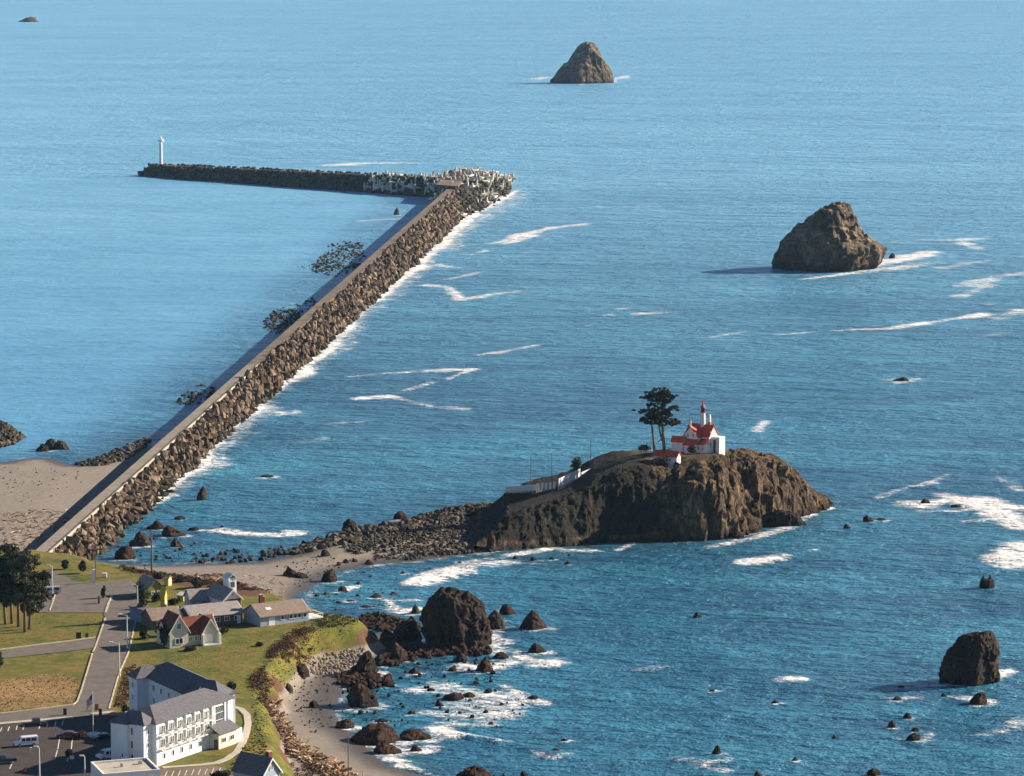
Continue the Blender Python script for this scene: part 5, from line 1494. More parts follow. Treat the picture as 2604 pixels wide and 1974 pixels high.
for xx in (1.2, 3.4): win(hs, (xx, -.04, 2.7), FRONT, 1.0, 1.5)
win(hs, (L, 3, 2.4), RIGHT, 1.2, 1.3); win(hs, (L / 2, 0, 5.0), FRONT, .6, .6, mull=0)
# ---- blue grey house with pale shingle roof
hs, L = px_house('blue_house', 'pale blue house with weathered grey roof between yellow cottage and gabled house', (486, 1556), (548, 1552))
w = MB(); wall_gable(w, 0, L, 0, 7, 0, 2.8, 2.2); w.build('wall', M['bluegrey'], hs)
m = MB(); roof_gable(m, 0, L, 0, 7, 2.8, 2.2, o=.5); m.build('roof', M['pinkroof'], hs)
barge(hs, L + .42, 0, 7, 2.8, 2.2)
win(hs, (1.8, 0, 1.6), FRONT, 1.3, 1.1); win(hs, (4.4, 0, 1.6), FRONT, 1.3, 1.1); door(hs, (3.1, 0, 1.03), FRONT)
# ---- olive yellow cottage
hs, L = px_house('olive_cottage', 'olive yellow gabled cottage with grey pink roof behind a dark tall shrub', (378, 1524), (416, 1520))
w = MB(); wall_gable(w, 0, L, 0, 7.5, 0, 2.7, 2.2, 'y'); w.build('wall', M['olive'], hs)
m = MB(); roof_gable(m, 0, L, 0, 7.5, 2.7, 2.2, 'y', .6); m.build('roof', M['pinkroof'], hs)
win(hs, (1.2, 0, 1.5), FRONT, 1.0, 1.0); win(hs, (2.9, 0, 1.5), FRONT, 1.0, 1.0); door(hs, (L, 2.4, 1.03), RIGHT, 1, 2.05, 'white')
# ---- narrow yellow sheds
def shed(fl, fr, dep, h, rise, label, wall, roofm, white_door=True, name='shed'):
    hs, L = px_house(name, label, fl, fr); hs["category"] = 'shed'
    w = MB(); wall_gable(w, 0, L, 0, dep, 0, h, rise, 'y'); w.build('wall', M[wall], hs)
    m = MB(); roof_gable(m, 0, L, 0, dep, h, rise, 'y', .2, .2, .1); m.build('roof', M[roofm], hs)
    if white_door: door(hs, (L / 2, 0, .95), FRONT, min(.8, L * .5), 1.8, 'white')
    win(hs, (L, dep / 2, h * .6), RIGHT, .6, .7, mull=0)
    return hs
shed((428, 1491), (437, 1487.5), 1.2, 1.9, .7, 'small bright yellow shed with pale roof by the driftwood', 'yellow', 'palewood')
shed((419, 1548), (425.5, 1544.5), 1.1, 3.6, 1.8, 'narrow tall bright yellow gabled shed between brown roofs', 'yellow', 'yellow')
shed((466, 1530), (487, 1525), 2.0, 1.5, .5, 'low yellow shed with whitish roof beside the blue house', 'yellow', 'white')
hs, L = px_house('flat_shed', 'blue shed with flat grey roof beside the road', (365, 1588), (394, 1584)); hs["category"] = 'shed'
MB().box(0, L, 0, 6.5, 0, 3.4).build('wall', M['blue'], hs); MB().box(-.25, L + .25, -.25, 6.75, 3.403, 3.65).build('roof', M['greyroof'], hs)
door(hs, (L / 2, 0, 1.03), FRONT, 1.1, 2.1, 'bluegrey'); win(hs, (L, 3, 1.8), RIGHT, 1, .9)
MB().box(.5, .9, 4, 4.4, 3.655, 4.0).build('roof_vent', M['metal'], hs); MB().box(1.6, 2.1, 4.4, 4.9, 3.655, 3.95).build('roof_vent', M['metal'], hs)
# ---- blue grey ranch house at the bluff end
hs, L = px_house('ranch_house', 'blue grey ranch house with brown roof and white deck at the end of the bluff', (662, 1594), (785, 1579))
w = MB(); wall_gable(w, 0, L, 0, 8.5, 0, 2.6, 2.2); w.build('wall', M['bluegrey'], hs)
m = MB(); roof_gable(m, 0, L, 0, 8.5, 2.6, 2.2, o=.6); ro = m.build('roof', M['brownroof'], hs)
barge(hs, L + .42, 0, 8.5, 2.6, 2.2)
door(hs, (3.2, 0, 1.03), FRONT, 1.7, 2.1, 'white')
for xx in (6.2, 8.6, 9.8, 11.0, 12.6): win(hs, (xx, 0, 1.6), FRONT, 1.0, 1.2, mull=0)
chimney(ro, 3.6, 6.2, 4.0, 6.6, .8)
chimney(ro, 4.6, 6.6, 4.0, 6.0, .4)
for xx in (3.0, 3.75): MB().obox((xx, 2.0, 3.85), (1, 0, 0), (0, 1, .51), (0, -.51, 1), .65, 1.0, .1).build('skylight', M['white'], ro)
dk = MB().box(L + .05, L + 4.5, .6, 6, .2, .5).build('deck', M['white'], hs)
r = MB()
for i in range(8): r.box(L + .3 + i * .58, L + .38 + i * .58, .62, .7, .502, 1.3)
r.box(L + .1, L + 4.5, .6, .72, 1.302, 1.4); r.box(L + 4.4, L + 4.5, .73, 6, 1.302, 1.4)
r.build('railing', M['white'], dk)
# ---- house cut by the bottom edge and the pale flat roof next to it
hs, L = px_house('bluff_house', 'slate blue gabled house with brick chimney cut by the bottom edge', (668, 2010), (742, 1990))
w = MB(); wall_gable(w, 0, 5, 0, 8, 0, 3.2, 2.9, 'y'); w.build('wall', M['bluegrey'], hs)
m = MB(); roof_gable(m, 0, 5, 0, 8, 3.2, 2.9, 'y', .5); ro = m.build('roof', M['greyroof'], hs)
barge(hs, -.42, 0, 5, 3.2, 2.9, 'x')
chimney(ro, 3.9, 2.0, 3.6, 6.9, .9)
win(hs, (2.5, 0, 4.2), FRONT, 1.0, 1.2); win(hs, (1.4, 0, 1.7), FRONT, 1.1, 1.2); win(hs, (3.6, 0, 1.7), FRONT, 1.1, 1.2)
hs, L = px_house('flat_roofed_building', 'pale flat roofed building with raised rim cut by the bottom edge', (262, 2012), (408, 2000)); hs["category"] = 'building'
MB().box(0, L, 0, 11, 0, 3.0).build('wall', M['white'], hs); MB().box(.4, L - .4, .4, 10.6, 3.003, 3.1).build('roof', M['concrete'], hs)
r = MB()
for y0, y1 in ((0, .38), (10.62, 11)): r.box(0, L, y0, y1, 3.004, 3.5)
for x0, x1 in ((0, .38), (L - .38, L)): r.box(x0, x1, .382, 10.618, 3.004, 3.5)
r.build('parapet', M['white'], hs)
for xx in (3, 6.5, 10): win(hs, (xx, 0, 1.6), FRONT, 1.2, 1.1)
MB().box(5, 5.5, 6, 6.5, 3.105, 3.8).build('roof_vent', M['metal'], hs); MB().box(9, 9.7, 7, 7.7, 3.105, 3.7).build('roof_vent', M['metal'], hs)

# ---- lighthouse
LB = GY(1580 + 1357 / 6.9125, 960 + 1260 / 6.9125, 1058)
lz = LB.z
lh = thing('lighthouse', 'white lighthouse dwelling with red roofs and short central tower on the island', 'lighthouse', (LB.x, LB.y, lz), math.radians(-35))
w = MB(); wall_gable(w, -3.2, 5.2, -2.3, 2.5, -5, 9.6, 3.0); wall_gable(w, -2.7, 2.3, -4.2, 0, -5, 9.4, 2.9, 'y'); w.build('wall', M['white'], lh)
m = MB(); roof_gable(m, -3.2, 5.2, -2.3, 2.5, 4.6, 3.0, o=.35, e=.3); ro = m.build('roof', M['redroof'], lh)
m = MB(); roof_gable(m, -2.7, 2.3, -4.2, 0.1, 4.4, 2.9, 'y', .35, .3); m.build('roof', M['redroof'], lh)
tw = MB().lathe((1.4, .1, 0), [(.8, 4), (.78, 9.6), (.7, 11.3)], 12).build('tower', M['white'], lh)
g_ = MB().lathe((1.4, .1, 11.3), [(.7, -.15), (1.1, 0), (1.1, .14), (.6, .14)], 12).build('gallery', M['redroof'], tw)
MB().lathe((1.4, .1, 11.44), [(.6, 0), (.6, 1.3)], 10).build('lantern', M['darkglass'], tw)
MB().lathe((1.4, .1, 12.74), [(.82, 0), (.74, .25), (.32, 1.0), (.18, 1.1), (.16, 2.2), (.05, 2.3)], 10).build('lantern_roof', M['redroof'], tw)
c1 = MB().box(-1.0, -.35, -3.9, -3.3, 6.4, 9.6).build('chimney', M['white'], lh); MB().box(-1.06, -.29, -3.96, -3.24, 6.4, 7.4).build('flue_base', M['redroof'], c1)
c2 = MB().box(3.5, 4.1, -.2, .4, 7.0, 10.8).build('chimney', M['white'], lh); MB().box(3.44, 4.16, -.26, .46, 7.0, 8.6).build('flue_base', M['redroof'], c2)
w = MB(); w.box(-1.0, 2.3, -6.6, -4.202, -5, 2.0); w.build('wall', M['white'], lh)
m = MB(); m.add([(-1.4, -7.0, 1.9), (2.7, -7.0, 1.9), (2.7, -4.21, 3.5), (-1.4, -4.21, 3.5), (-1.4, -7.0, 2.05), (2.7, -7.0, 2.05), (2.7, -4.21, 3.65), (-1.4, -4.21, 3.65)], [(0, 3, 2, 1), (4, 5, 6, 7), (0, 1, 5, 4), (1, 2, 6, 5), (2, 3, 7, 6), (3, 0, 4, 7)])
m.build('roof', M['redroof'], lh)
w = MB(); w.box(2.302, 5.0, -4.6, -2.302, -5, 2.2); w.build('wall', M['white'], lh)
m = MB(); m.add([(2.31, -5.0, 2.2), (5.4, -5.0, 2.2), (5.4, -2.31, 3.6), (2.31, -2.31, 3.6), (2.31, -5.0, 2.35), (5.4, -5.0, 2.35), (5.4, -2.31, 3.75), (2.31, -2.31, 3.75)], [(0, 3, 2, 1), (4, 5, 6, 7), (0, 1, 5, 4), (1, 2, 6, 5), (2, 3, 7, 6), (3, 0, 4, 7)])
m.build('roof', M['redroof'], lh)
MB().box(5.202, 8.0, -1.0, 2.2, -5, 4.3).build('annex', M['white'], lh); MB().box(5.9, 6.7, -1.06, -1.003, -1, 3.6).build('annex_shutter', M['brickroof'], lh)
for yy in (-1.2, 1.2): win(lh, (5.2, yy - .4, 5.4), RIGHT, .55, 1.1, 'white', 'darkglass', 0)
for xx in (-1.1, .7): win(lh, (xx, -4.2, 4.7), FRONT, .6, 1.3, 'white', 'darkglass', 0)
for xx in (2.9, 4.2): win(lh, (xx, -4.6, 1.0), FRONT, .6, 1.0, 'white', 'darkglass', 0)
win(lh, (5.2, -1.5, 2.0), RIGHT, .7, 1.2, 'white', 'darkglass', 0); win(lh, (1.6, -6.6, .8), FRONT, .7, .9, 'white', 'darkglass', 0)
def isle_house(name, label, px, py, dd, rz, lx, ly, h, rise, ridge, drop=4):
    q = GY(px, py, dd)
    o = thing(name, label, 'outbuilding', q, math.radians(rz))
    w = MB(); wall_gable(w, -lx / 2, lx / 2, -ly / 2, ly / 2, -drop, h + drop, rise, ridge); w.build('wall', M['white'], o)
    m = MB(); roof_gable(m, -lx / 2, lx / 2, -ly / 2, ly / 2, h, rise, ridge, .3, .3); m.build('roof', M['redroof'], o)
    return o
o = isle_house('tank_house', 'small tall white outbuilding with red gable roof beside the lighthouse', 1580 + 1010 / 6.9, 960 + 1260 / 6.9, 1056, -32, 4.0, 2.0, 2.6, 1.3, 'x')
win(o, (2.0, 0, 1.2), RIGHT, .5, .8, 'white', 'darkglass', 0); door(o, (0, -1.0, 1.0), FRONT, .8, 1.9, 'white')
o = isle_house('boat_shed', 'low white outbuilding with long red roof at the cliff edge below the trees', 1580 + 800 / 6.9, 960 + 1490 / 6.9, 1044, -25, 7.6, 3.0, 2.1, 1.3, 'x', 6)
win(o, (3.8, 0, 1.1), RIGHT, .6, .8, 'white', 'darkglass', 0); win(o, (1.6, -1.5, 1.1), FRONT, .8, .8, 'white', 'darkglass', 0); door(o, (-1.2, -1.5, .95), FRONT, .8, 1.8, 'brownwall')

# ================================================================== vegetation
def leaf_cloud(blobs, size, rs, density=1.0):
    "blobs: (cx, cy, cz, rx, ry, rz, count) -> small leaf faces spread through each blob"
    V, Fc, A = [], [], []
    n0 = 0
    for (cx, cy, cz, rx, ry, rz, cnt) in blobs:
        n = max(6, int(cnt * density))
        d = rs.normal(size=(n, 3)); d /= np.linalg.norm(d, axis=1)[:, None]
        r = rs.uniform(0.25, 1.0, n) ** 0.5
        c = d * r[:, None] * np.array([rx, ry, rz]) * (1 + 0.25 * vnoise(d * 2.3 + cx, 3))[:, None] + np.array([cx, cy, cz])
        R3 = rotm(n)
        s = size * rs.uniform(.6, 1.4, n)
        q = np.array([(-.5, -.35, 0), (.5, -.35, 0), (.38, .4, .12), (-.38, .4, .12)])
        v = np.einsum('nij,kj->nki', R3, q) * s[:, None, None] + c[:, None, :]
        V.append(v.reshape(-1, 3)); Fc.append((np.arange(n)[:, None] * 4 + np.arange(4)[None]) + n0); n0 += n * 4
        tone = np.clip(rs.uniform(.15, .85) + rs.uniform(-.25, .25, n), 0, .99)
        A.append(np.repeat(tone, 4))
    return np.vstack(V), np.vstack(Fc), np.concatenate(A)
def shrub(name, label, px, py, w, h, mat, z=8.0, cat='shrub', group=None, size=.35, cnt=900, loc=None, lobes=7):
    p = Vector(loc) if loc is not None else G(px, py, z)
    s = MPP(p.y); W, Hh = w * s, h * s
    rs = np.random.RandomState(int(px * 3 + py))
    bl = []
    for i in range(lobes):
        a = rs.uniform(0, 6.3); k = rs.uniform(0, .55)
        zz = rs.uniform(.25, .78)
        f = 1 - abs(zz - .45)
        bl.append((math.cos(a) * k * W / 2, math.sin(a) * k * W / 2, zz * Hh, W * .33 * f, W * .33 * f, Hh * .26, cnt / lobes))
    v, f, a = leaf_cloud(bl, size, rs)
    v[:, 2] = np.maximum(v[:, 2], 0)
    o = link_mesh(name, np_mesh(name, v, f, M[mat], False, {'rnd': a}), None, p)
    return tag(o, label, cat, group)
def tree(name, label, base, pads, limbs, mat='leaf', size=.5, seed=1, group=None, density=1.0):
    t = thing(name, label, 'tree', base, 0, group)
    m = MB(); m.path(*limbs[0], n=8); m.build('trunk', M['trunk'], t, True)
    for l in limbs[1:]:
        m = MB(); m.path(*l, n=6); m.build('limb', M['trunk'], t, True)
    v, f, a = leaf_cloud(pads, size, np.random.RandomState(seed), density)
    link_mesh('crown', np_mesh('crown', v, f, M[mat], False, {'rnd': a}), t)
    return t

# two wind bent cypresses by the lighthouse (pads read off the photograph)
def cyp(zx, zy): return GY(1580 + zx / 6.9125, 960 + zy / 6.9125, 1057)
def cypress(label, bx, by, pads, trunks, seed):
    b = cyp(bx, by)
    k = 6.9125 / MPP(1057)
    P = []
    for (zx, zy, rx, ry) in pads:
        c = cyp(zx, zy) - b
        for j in range(11):
            P.append((c.x + R.gauss(0, .68) * rx / k, R.uniform(-2.0, 2.0), c.z + R.gauss(0, .5) * ry / k, rx / k * R.uniform(.3, .7), R.uniform(.6, 1.4), ry / k * R.uniform(.18, .45), 50))
    limbs = []
    for pts, r0, r1 in trunks:
        q = [cyp(a, c) - b for a, c in pts]
        q[0] = q[0] - Vector((0, 0, 2.5 if pts[0][1] > 1150 else 0))
        limbs.append((q, [r0 + (r1 - r0) * i / (len(q) - 1) for i in range(len(q))]))
    tree('cypress_tree', label, b, P, limbs, 'leaf', .34, seed)
cypress('wind bent cypress with forked pale trunk, left one by the lighthouse', 590, 1215,
        [(430, 350, 80, 60), (380, 590, 95, 38), (520, 600, 90, 45), (380, 750, 80, 38), (480, 800, 70, 32), (470, 690, 70, 35), (520, 330, 60, 60), (500, 470, 60, 50), (560, 700, 80, 45)],
        [([(590, 1215), (555, 1000), (530, 820), (500, 620), (455, 400)], .42, .10), ([(530, 820), (440, 700), (370, 600)], .16, .05), ([(520, 800), (430, 790), (360, 755)], .14, .05)], 3)
cypress('taller dense cypress with several trunks, right one by the lighthouse', 760, 1215,
        [(600, 250, 90, 70), (700, 300, 100, 80), (830, 290, 80, 60), (870, 340, 60, 50), (650, 400, 110, 70), (780, 410, 90, 60), (900, 540, 110, 42), (600, 620, 80, 50), (720, 640, 120, 60), (940, 770, 85, 60), (600, 730, 90, 50), (740, 740, 100, 50), (860, 800, 70, 40), (720, 520, 90, 70), (800, 600, 80, 50), (660, 560, 80, 60), (680, 800, 90, 40), (840, 680, 70, 45), (560, 360, 70, 60), (760, 230, 70, 50)],
        [([(760, 1215), (735, 1000), (715, 800), (700, 600), (690, 360)], .55, .12), ([(720, 1120), (665, 900), (650, 740), (640, 500), (610, 300)], .32, .08), ([(715, 800), (800, 650), (900, 540)], .2, .06), ([(720, 850), (820, 820), (930, 770)], .2, .06), ([(700, 600), (790, 430), (840, 320)], .2, .06), ([(640, 1140), (700, 1090), (745, 1050)], .16, .1)], 5)

# grove at the left edge
for i, (bx, by, tx, ty, rad, lab) in enumerate([
        (14, 1588, -2, 1450, 4.2, 'dark cypress cut by the left edge of the grove'),
        (30, 1586, 24, 1400, 4.4, 'tall cypress with bare straight trunk, second in the grove'),
        (47, 1594, 50, 1416, 4.0, 'cypress with slim trunk in the middle of the grove'),
        (63, 1608, 70, 1430, 3.8, 'front cypress with thick reddish trunk in the grove'),
        (74, 1600, 98, 1470, 3.6, 'cypress with low hanging boughs on the road side of the grove')]):
    b = G(bx, by, 8); s = MPP(b.y)
    hgt = (by - ty) * s + 1.8; rad *= 1.15
    dx = (tx - bx) * s
    rr = np.random.RandomState(40 + i)
    pads, limbs = [], [([(0, 0, -.5), (dx * .15, 0, hgt * .3), (dx * .5, .2, hgt * .62), (dx, 0, hgt * .97)], [.42, .36, .24, .06])]
    for j in range(34):
        zz = hgt * rr.uniform(.30 if i == 4 else .38, 1.0)
        f = 1.05 - .55 * abs(zz / hgt - .62) / .4
        a = rr.uniform(0, 6.3); rad2 = rad * max(.3, f) * rr.uniform(.3, .85)
        cx, cy = dx * zz / hgt + math.cos(a) * rad2, math.sin(a) * rad2
        for q in range(3):
            pads.append((cx + rr.normal() * .7, cy + rr.normal() * .7, zz + rr.normal() * .5, rad * rr.uniform(.16, .34), rad * rr.uniform(.16, .34), rad * rr.uniform(.10, .24), 75))
        if j % 4 == 0:
            limbs.append(([(dx * (zz / hgt) * .9, 0, zz - 1.6), (cx * .6, cy * .6, zz - .6), (cx, cy, zz)], [.14, .09, .03]))
    tree('grove_cypress', lab, b, pads, limbs, 'leaf' if i in (3, 4) else 'leafdark', .38, 60 + i, 'cypress grove at the left edge')

for a in [('round_shrub', 'round dark shrub on the green by the breakwater, smaller left one', 166, 1448, 24, 26, 'leafdark', 8),
          ('round_shrub', 'round dark shrub on the green by the breakwater, taller right one', 213, 1458, 26, 38, 'leafdark', 8),
          ('island_shrub', 'wind combed dark bush behind the white fence on the island path', 1468, 1205, 38, 50, 'leafdark', -1),
          ('tall_shrub', 'tall dark evergreen by the road in front of the olive cottage', 362, 1580, 30, 112, 'leafdark', 8),
          ('shrub', 'dark evergreen bush against the olive cottage', 398, 1530, 34, 26, 'leafdark', 8),
          ('hedge', 'clipped dark hedge between yellow sheds', 442, 1536, 36, 14, 'leafdark', 8),
          ('shrub', 'dark leafy mass behind the blue house', 502, 1500, 40, 34, 'leafdark', 7.5),
          ('shrub', 'green brown bush by the driftwood behind the blue house', 535, 1510, 40, 22, 'leaf', 7.5),
          ('shrub', 'dark shrub behind the small bright yellow shed', 455, 1484, 40, 22, 'leafdark', 7.5),
          ('shrub', 'brown bush behind the olive cottage roof', 402, 1476, 40, 22, 'leaf', 7.5),
          ('shrub', 'dark shrub in front of the low house', 408, 1618, 34, 26, 'leafdark', 8),
          ('shrub', 'dark shrub at the left wall of the red roofed cottage', 420, 1650, 28, 66, 'leafdark', 8),
          ('shrub', 'brownish shrub beside the road by the low house', 366, 1625, 30, 24, 'leaf', 8),
          ('shrub', 'rusty shrub at the right end of the red roofed cottage', 570, 1612, 24, 18, 'scrub', 8),
          ('shrub', 'small dark shrubs under the cottage windows', 480, 1655, 40, 12, 'leafdark', 8),
          ('shrub', 'yellowish bush between long house and ranch house', 640, 1576, 34, 26, 'leaf', 8),
          ('median_bush', 'upright yellow green bush on the car park island', 263, 1522, 16, 32, 'turf', 8),
          ('planting_bed', 'rusty grasses in the dark car park bed by the flagpole', 205, 1880, 44, 20, 'scrub', 8),
          ('planting_bed', 'brown shrubs in the lower car park bed', 176, 1926, 22, 22, 'scrub', 8),
          ('shrub', 'dark shrub at the hotel corner by the pavement', 318, 1812, 24, 20, 'leafdark', 8),
          ('shrub', 'dark shrub on the slope behind the hotel', 588, 1762, 36, 30, 'leafdark', 7.6),
          ('shrub', 'dark bush at the left edge by the dry field', -4, 1705, 30, 50, 'leafdark', 8),
          ('shrub', 'grey domed bush beside the drive at the bottom', 562, 1985, 56, 30, 'leafdark', 8),
          ('shrub', 'dark shrub on the lawn edge above the scrub bluff', 660, 1643, 20, 9, 'leafdark', 8),
          ('lighthouse_shrub', 'dark green bush below the lighthouse porch', 1580 + 1230 / 6.9, 960 + 1330 / 6.9, 26, 20, 'leafdark', -2),
          ('lighthouse_shrub', 'dark bush under the trees beside the boat shed roof', 1640, 1146, 40, 16, 'leafdark', -2),
          ('cliff_shrub', 'brown bush on the cliff edge in front of the boat shed', 1678, 1206, 56, 38, 'scrub', -3),
          ('cliff_shrub', 'dark bush on the cliff below the boat shed end', 1722, 1206, 26, 18, 'leafdark', -3)]:
    nm, lab, px, py, w, h, mt, z = a
    if z == -1: p = GY(px, py, 1054)
    elif z == -2: p = GY(px, py, 1047)
    elif z == -3:
        p = GY(px, py, 1041.5); p.z = iz(p.x, p.y) - .4
    else: p = G(px, py, z)
    shrub(nm, lab, px, py, w, h, mt, loc=p, size=.32, cnt=1100, cat='flower bed' if 'bed' in nm else 'hedge' if nm == 'hedge' else 'shrub')

def tufts(name, label, px, n, h, mat, z=8.0, wide=.5):
    p = in_px(px, n, z); gz = ground_z(p[:, 0], p[:, 1])
    a = RS.uniform(0, 6.3, n); hh = h * RS.uniform(.5, 1.4, n); w = wide * RS.uniform(.5, 1.3, n)
    lean = RS.uniform(-.4, .4, (n, 2)) * hh[:, None]
    b = np.stack([p[:, 0], p[:, 1], gz - .05], 1)
    d = np.stack([np.cos(a) * w, np.sin(a) * w, 0 * a], 1)
    v = np.stack([b - d, b + d, b + d * .35 + np.stack([lean[:, 0], lean[:, 1], hh], 1), b - d * .5 + np.stack([lean[:, 0], lean[:, 1], hh * .8], 1)], 1).reshape(-1, 3)
    f = np.arange(n)[:, None] * 4 + np.arange(4)[None]
    o = link_mesh(name, np_mesh(name, v, f, M[mat], False, {'rnd': np.repeat(RS.uniform(0, 1, n), 4)}))
    return tag(o, label, 'grass', kind='stuff')
LAWN = [(300,1760),(330,1665),(430,1665),(520,1650),(600,1620),(680,1600),(800,1575),(890,1570),(850,1590),(760,1612),(700,1655),(660,1715),(640,1770),(600,1760),(520,1700),(400,1690)]
tufts('lawn_grass', 'rough green gold grass on the bluff lawn', LAWN, 2500, .10, 'turf', wide=.25)
tufts('bluff_grass', 'long green gold grass hanging on the bluff face', [(640,1760),(655,1720),(690,1665),(745,1610),(800,1580),(905,1575),(915,1600),(850,1615),(790,1640),(740,1690),(690,1730),(672,1780),(690,1870),(670,1890),(640,1810)], 1300, .22, 'turf', 6.5, .3)
tufts('dry_grass', 'dry golden grass in the field by the lower street', DRY_PX[1:-1], 1600, .16, 'drytuft', wide=.25)
tufts('field_grass', 'short green grass between grove and road', [(0,1600),(110,1565),(258,1565),(240,1615),(100,1632),(0,1645)], 1200, .10, 'turf', wide=.25)
tufts('verge_grass', 'dry grass strip between road and hotel', [(290,1800),(318,1700),(345,1690),(345,1720),(320,1800)], 1200, .3, 'drytuft', wide=.3)
tufts('slope_grass', 'dry grass by the lawn below the hotel path', [(560,1974),(600,1930),(635,1870),(650,1800),(672,1880),(700,1974)], 900, .25, 'turf', wide=.3)
def scrub(name, label, px, n, z, h=1.1, mat='scrub'):
    p = in_px(px, n, z); gz = ground_z(p[:, 0], p[:, 1])
    bl = [(p[i, 0], p[i, 1], gz[i] + h * .3, RS.uniform(.6, 1.3), RS.uniform(.6, 1.3), RS.uniform(.4, .8) * h, 60) for i in range(n)]
    v, f, a = leaf_cloud(bl, .22, RS)
    return tag(link_mesh(name, np_mesh(name, v, f, M[mat], False, {'rnd': a})), label, 'scrub', kind='stuff')
scrub('bluff_scrub', 'red brown scrub on the bluff face above the beach', [(675,1700),(700,1672),(740,1640),(790,1625),(800,1640),(760,1680),(700,1705)], 130, 5)
scrub('bluff_scrub', 'red brown scrub on the slope below the hotel path', [(640,1760),(665,1730),(690,1750),(690,1800),(672,1815),(650,1800)], 90, 5)
scrub('beach_scrub', 'rusty scrub behind the driftwood at the bottom', [(740,1930),(800,1910),(880,1960),(960,1985),(860,2010),(760,2000)], 150, 4)
scrub('shore_scrub', 'red brown scrub between car park green and beach', [(290,1432),(340,1447),(400,1466),(345,1476),(310,1462)], 90, 6)
scrub('garden_scrub', 'rusty bushes behind the yellow shed', [(350,1452),(440,1462),(520,1474),(600,1486),(680,1506),(600,1510),(520,1500),(450,1484),(360,1468)], 210, 7, .8)
scrub('ice_plant', 'green mats hanging over the end of the bluff', [(800,1580),(850,1576),(900,1578),(905,1600),(860,1612),(800,1612)], 60, 6, .4, 'turf')

# ------------------------------------------------------------------ driftwood
def drift(name, label, px, n, z, l0, l1, lift=.8):
    p = in_px(px, n, z, 4.2); gz = np.maximum(ground_z(p[:, 0], p[:, 1]), .1)
    L = RS.uniform(l0, l1, n)
    w = [tuple(G(a, b, z)[:2]) for a, b in px]
    e = np.clip(sdf(p[:, 0], p[:, 1], w) / 4, 0, 1)
    pos = np.stack([p[:, 0], p[:, 1], gz + .1 + RS.uniform(0, 1, n) * lift * e], 1)
    return mass(name, pos, np.stack([L, L * RS.uniform(.7, 1.8, n), L * RS.uniform(.7, 1.8, n)], 1), M['drift'], geo='log', full=False, tilt=.5, label=label, cat='driftwood')
PILE = [(655,1770),(680,1765),(715,1800),(740,1850),(790,1890),(850,1915),(895,1950),(920,1985),(860,1975),(790,1930),(730,1895),(690,1850),(668,1810)]
drift('driftwood_pile', 'long heap of bleached driftwood along the beach below the hotel', PILE, 1700, 3, .5, 1.9)
drift('driftwood_pile', 'bright driftwood heap on the beach behind the gabled house', [(522,1462),(560,1452),(605,1468),(612,1495),(570,1505),(530,1498)], 420, 3.5, .5, 1.7)
drift('driftwood_line', 'line of driftwood along the top of the beach past the wooden pole', [(190,1425),(260,1436),(350,1448),(450,1455),(560,1450),(600,1460),(520,1465),(420,1463),(300,1452),(200,1437)], 420, 3, .4, 1.2, .3)
drift('driftwood_litter', 'reddish driftwood litter on the harbour beach', [(-40,1310),(100,1290),(190,1285),(215,1300),(150,1345),(60,1390),(-40,1400)], 420, 2.5, .4, 1.3, .3)
drift('driftwood_litter', 'thin driftwood scatter across the sand behind the houses', [(600,1450),(700,1455),(740,1480),(700,1510),(640,1500)], 60, 2.5, .3, .9, .1)
LM = piece_meshes('driftwood_log', M['drift'], 'log')
for (px, py, l, lab) in [(712, 1792, 3.4, 'thick pale log at the upper end of the driftwood heap'), (688, 1836, 3.0, 'pale log lying on the bank side of the driftwood heap'), (782, 1868, 2.4, 'dark forked log alone on the sand beside the driftwood heap'),
                         (836, 1922, 3.2, 'upright bleached log in the lower driftwood heap'), (860, 1924, 2.8, 'short bleached log beside the upright one in the heap'), (806, 1883, 2.2, 'small log stranded on the sand edge of the heap'), (597, 1476, 2.6, 'pale log at the right end of the heap behind the gabled house')]:
    p = G(px, py, 3); p.z = float(ground_z(p.x, p.y)) + .5
    o = pieces('driftwood_log', [p], [(l / 2, l * .9, l * .9)], LM, None, .5)[0]
    tag(o, lab, 'log')

# ================================================================== posts, flag, fences
def lamp_post(label, px, py, top, arm=1.4, z=8.0, mat='palemetal', side=-1):
    p = G(px, py, z); h = (py - top) * MPP(p.y) * 1.0
    t = thing('street_lamp', label, 'street lamp', p)
    MB().lathe((0, 0, 0), [(.26, 0), (.26, .5), (.16, .55), (.13, h * .6), (.09, h)], 8).build('pole', M[mat], t)
    MB().tube((0, 0, h - .1), (side * arm, 0, h + .25), .06, .05, 6).build('arm', M[mat], t)
    hd = MB().obox((side * (arm + .35), 0, h + .25), (1, 0, 0), (0, 1, 0), UP, .9, .36, .2).build('lamp_head', M[mat], t)
    MB().obox((side * (arm + .35), 0, h + .12), (1, 0, 0), (0, 1, 0), UP, .6, .26, .07).build('lens', M['lampglass'], hd)
    return t
lamp_post('white street lamp beside the upper car park near the grove', 134, 1530, 1438, .5)
lamp_post('street lamp by the road in front of the low house', 324, 1650, 1562)
lamp_post('street lamp at the road edge above the hotel', 304, 1720, 1633, 1.5)
lamp_post('street lamp on the verge of the car park, left one at the bottom edge', 101, 1990, 1898, .3)
lamp_post('street lamp on the car park, right one at the bottom edge', 216, 1990, 1922, .2)
lamp_post('street lamp in front of the tall dark evergreen', 350, 1545, 1488, .6)
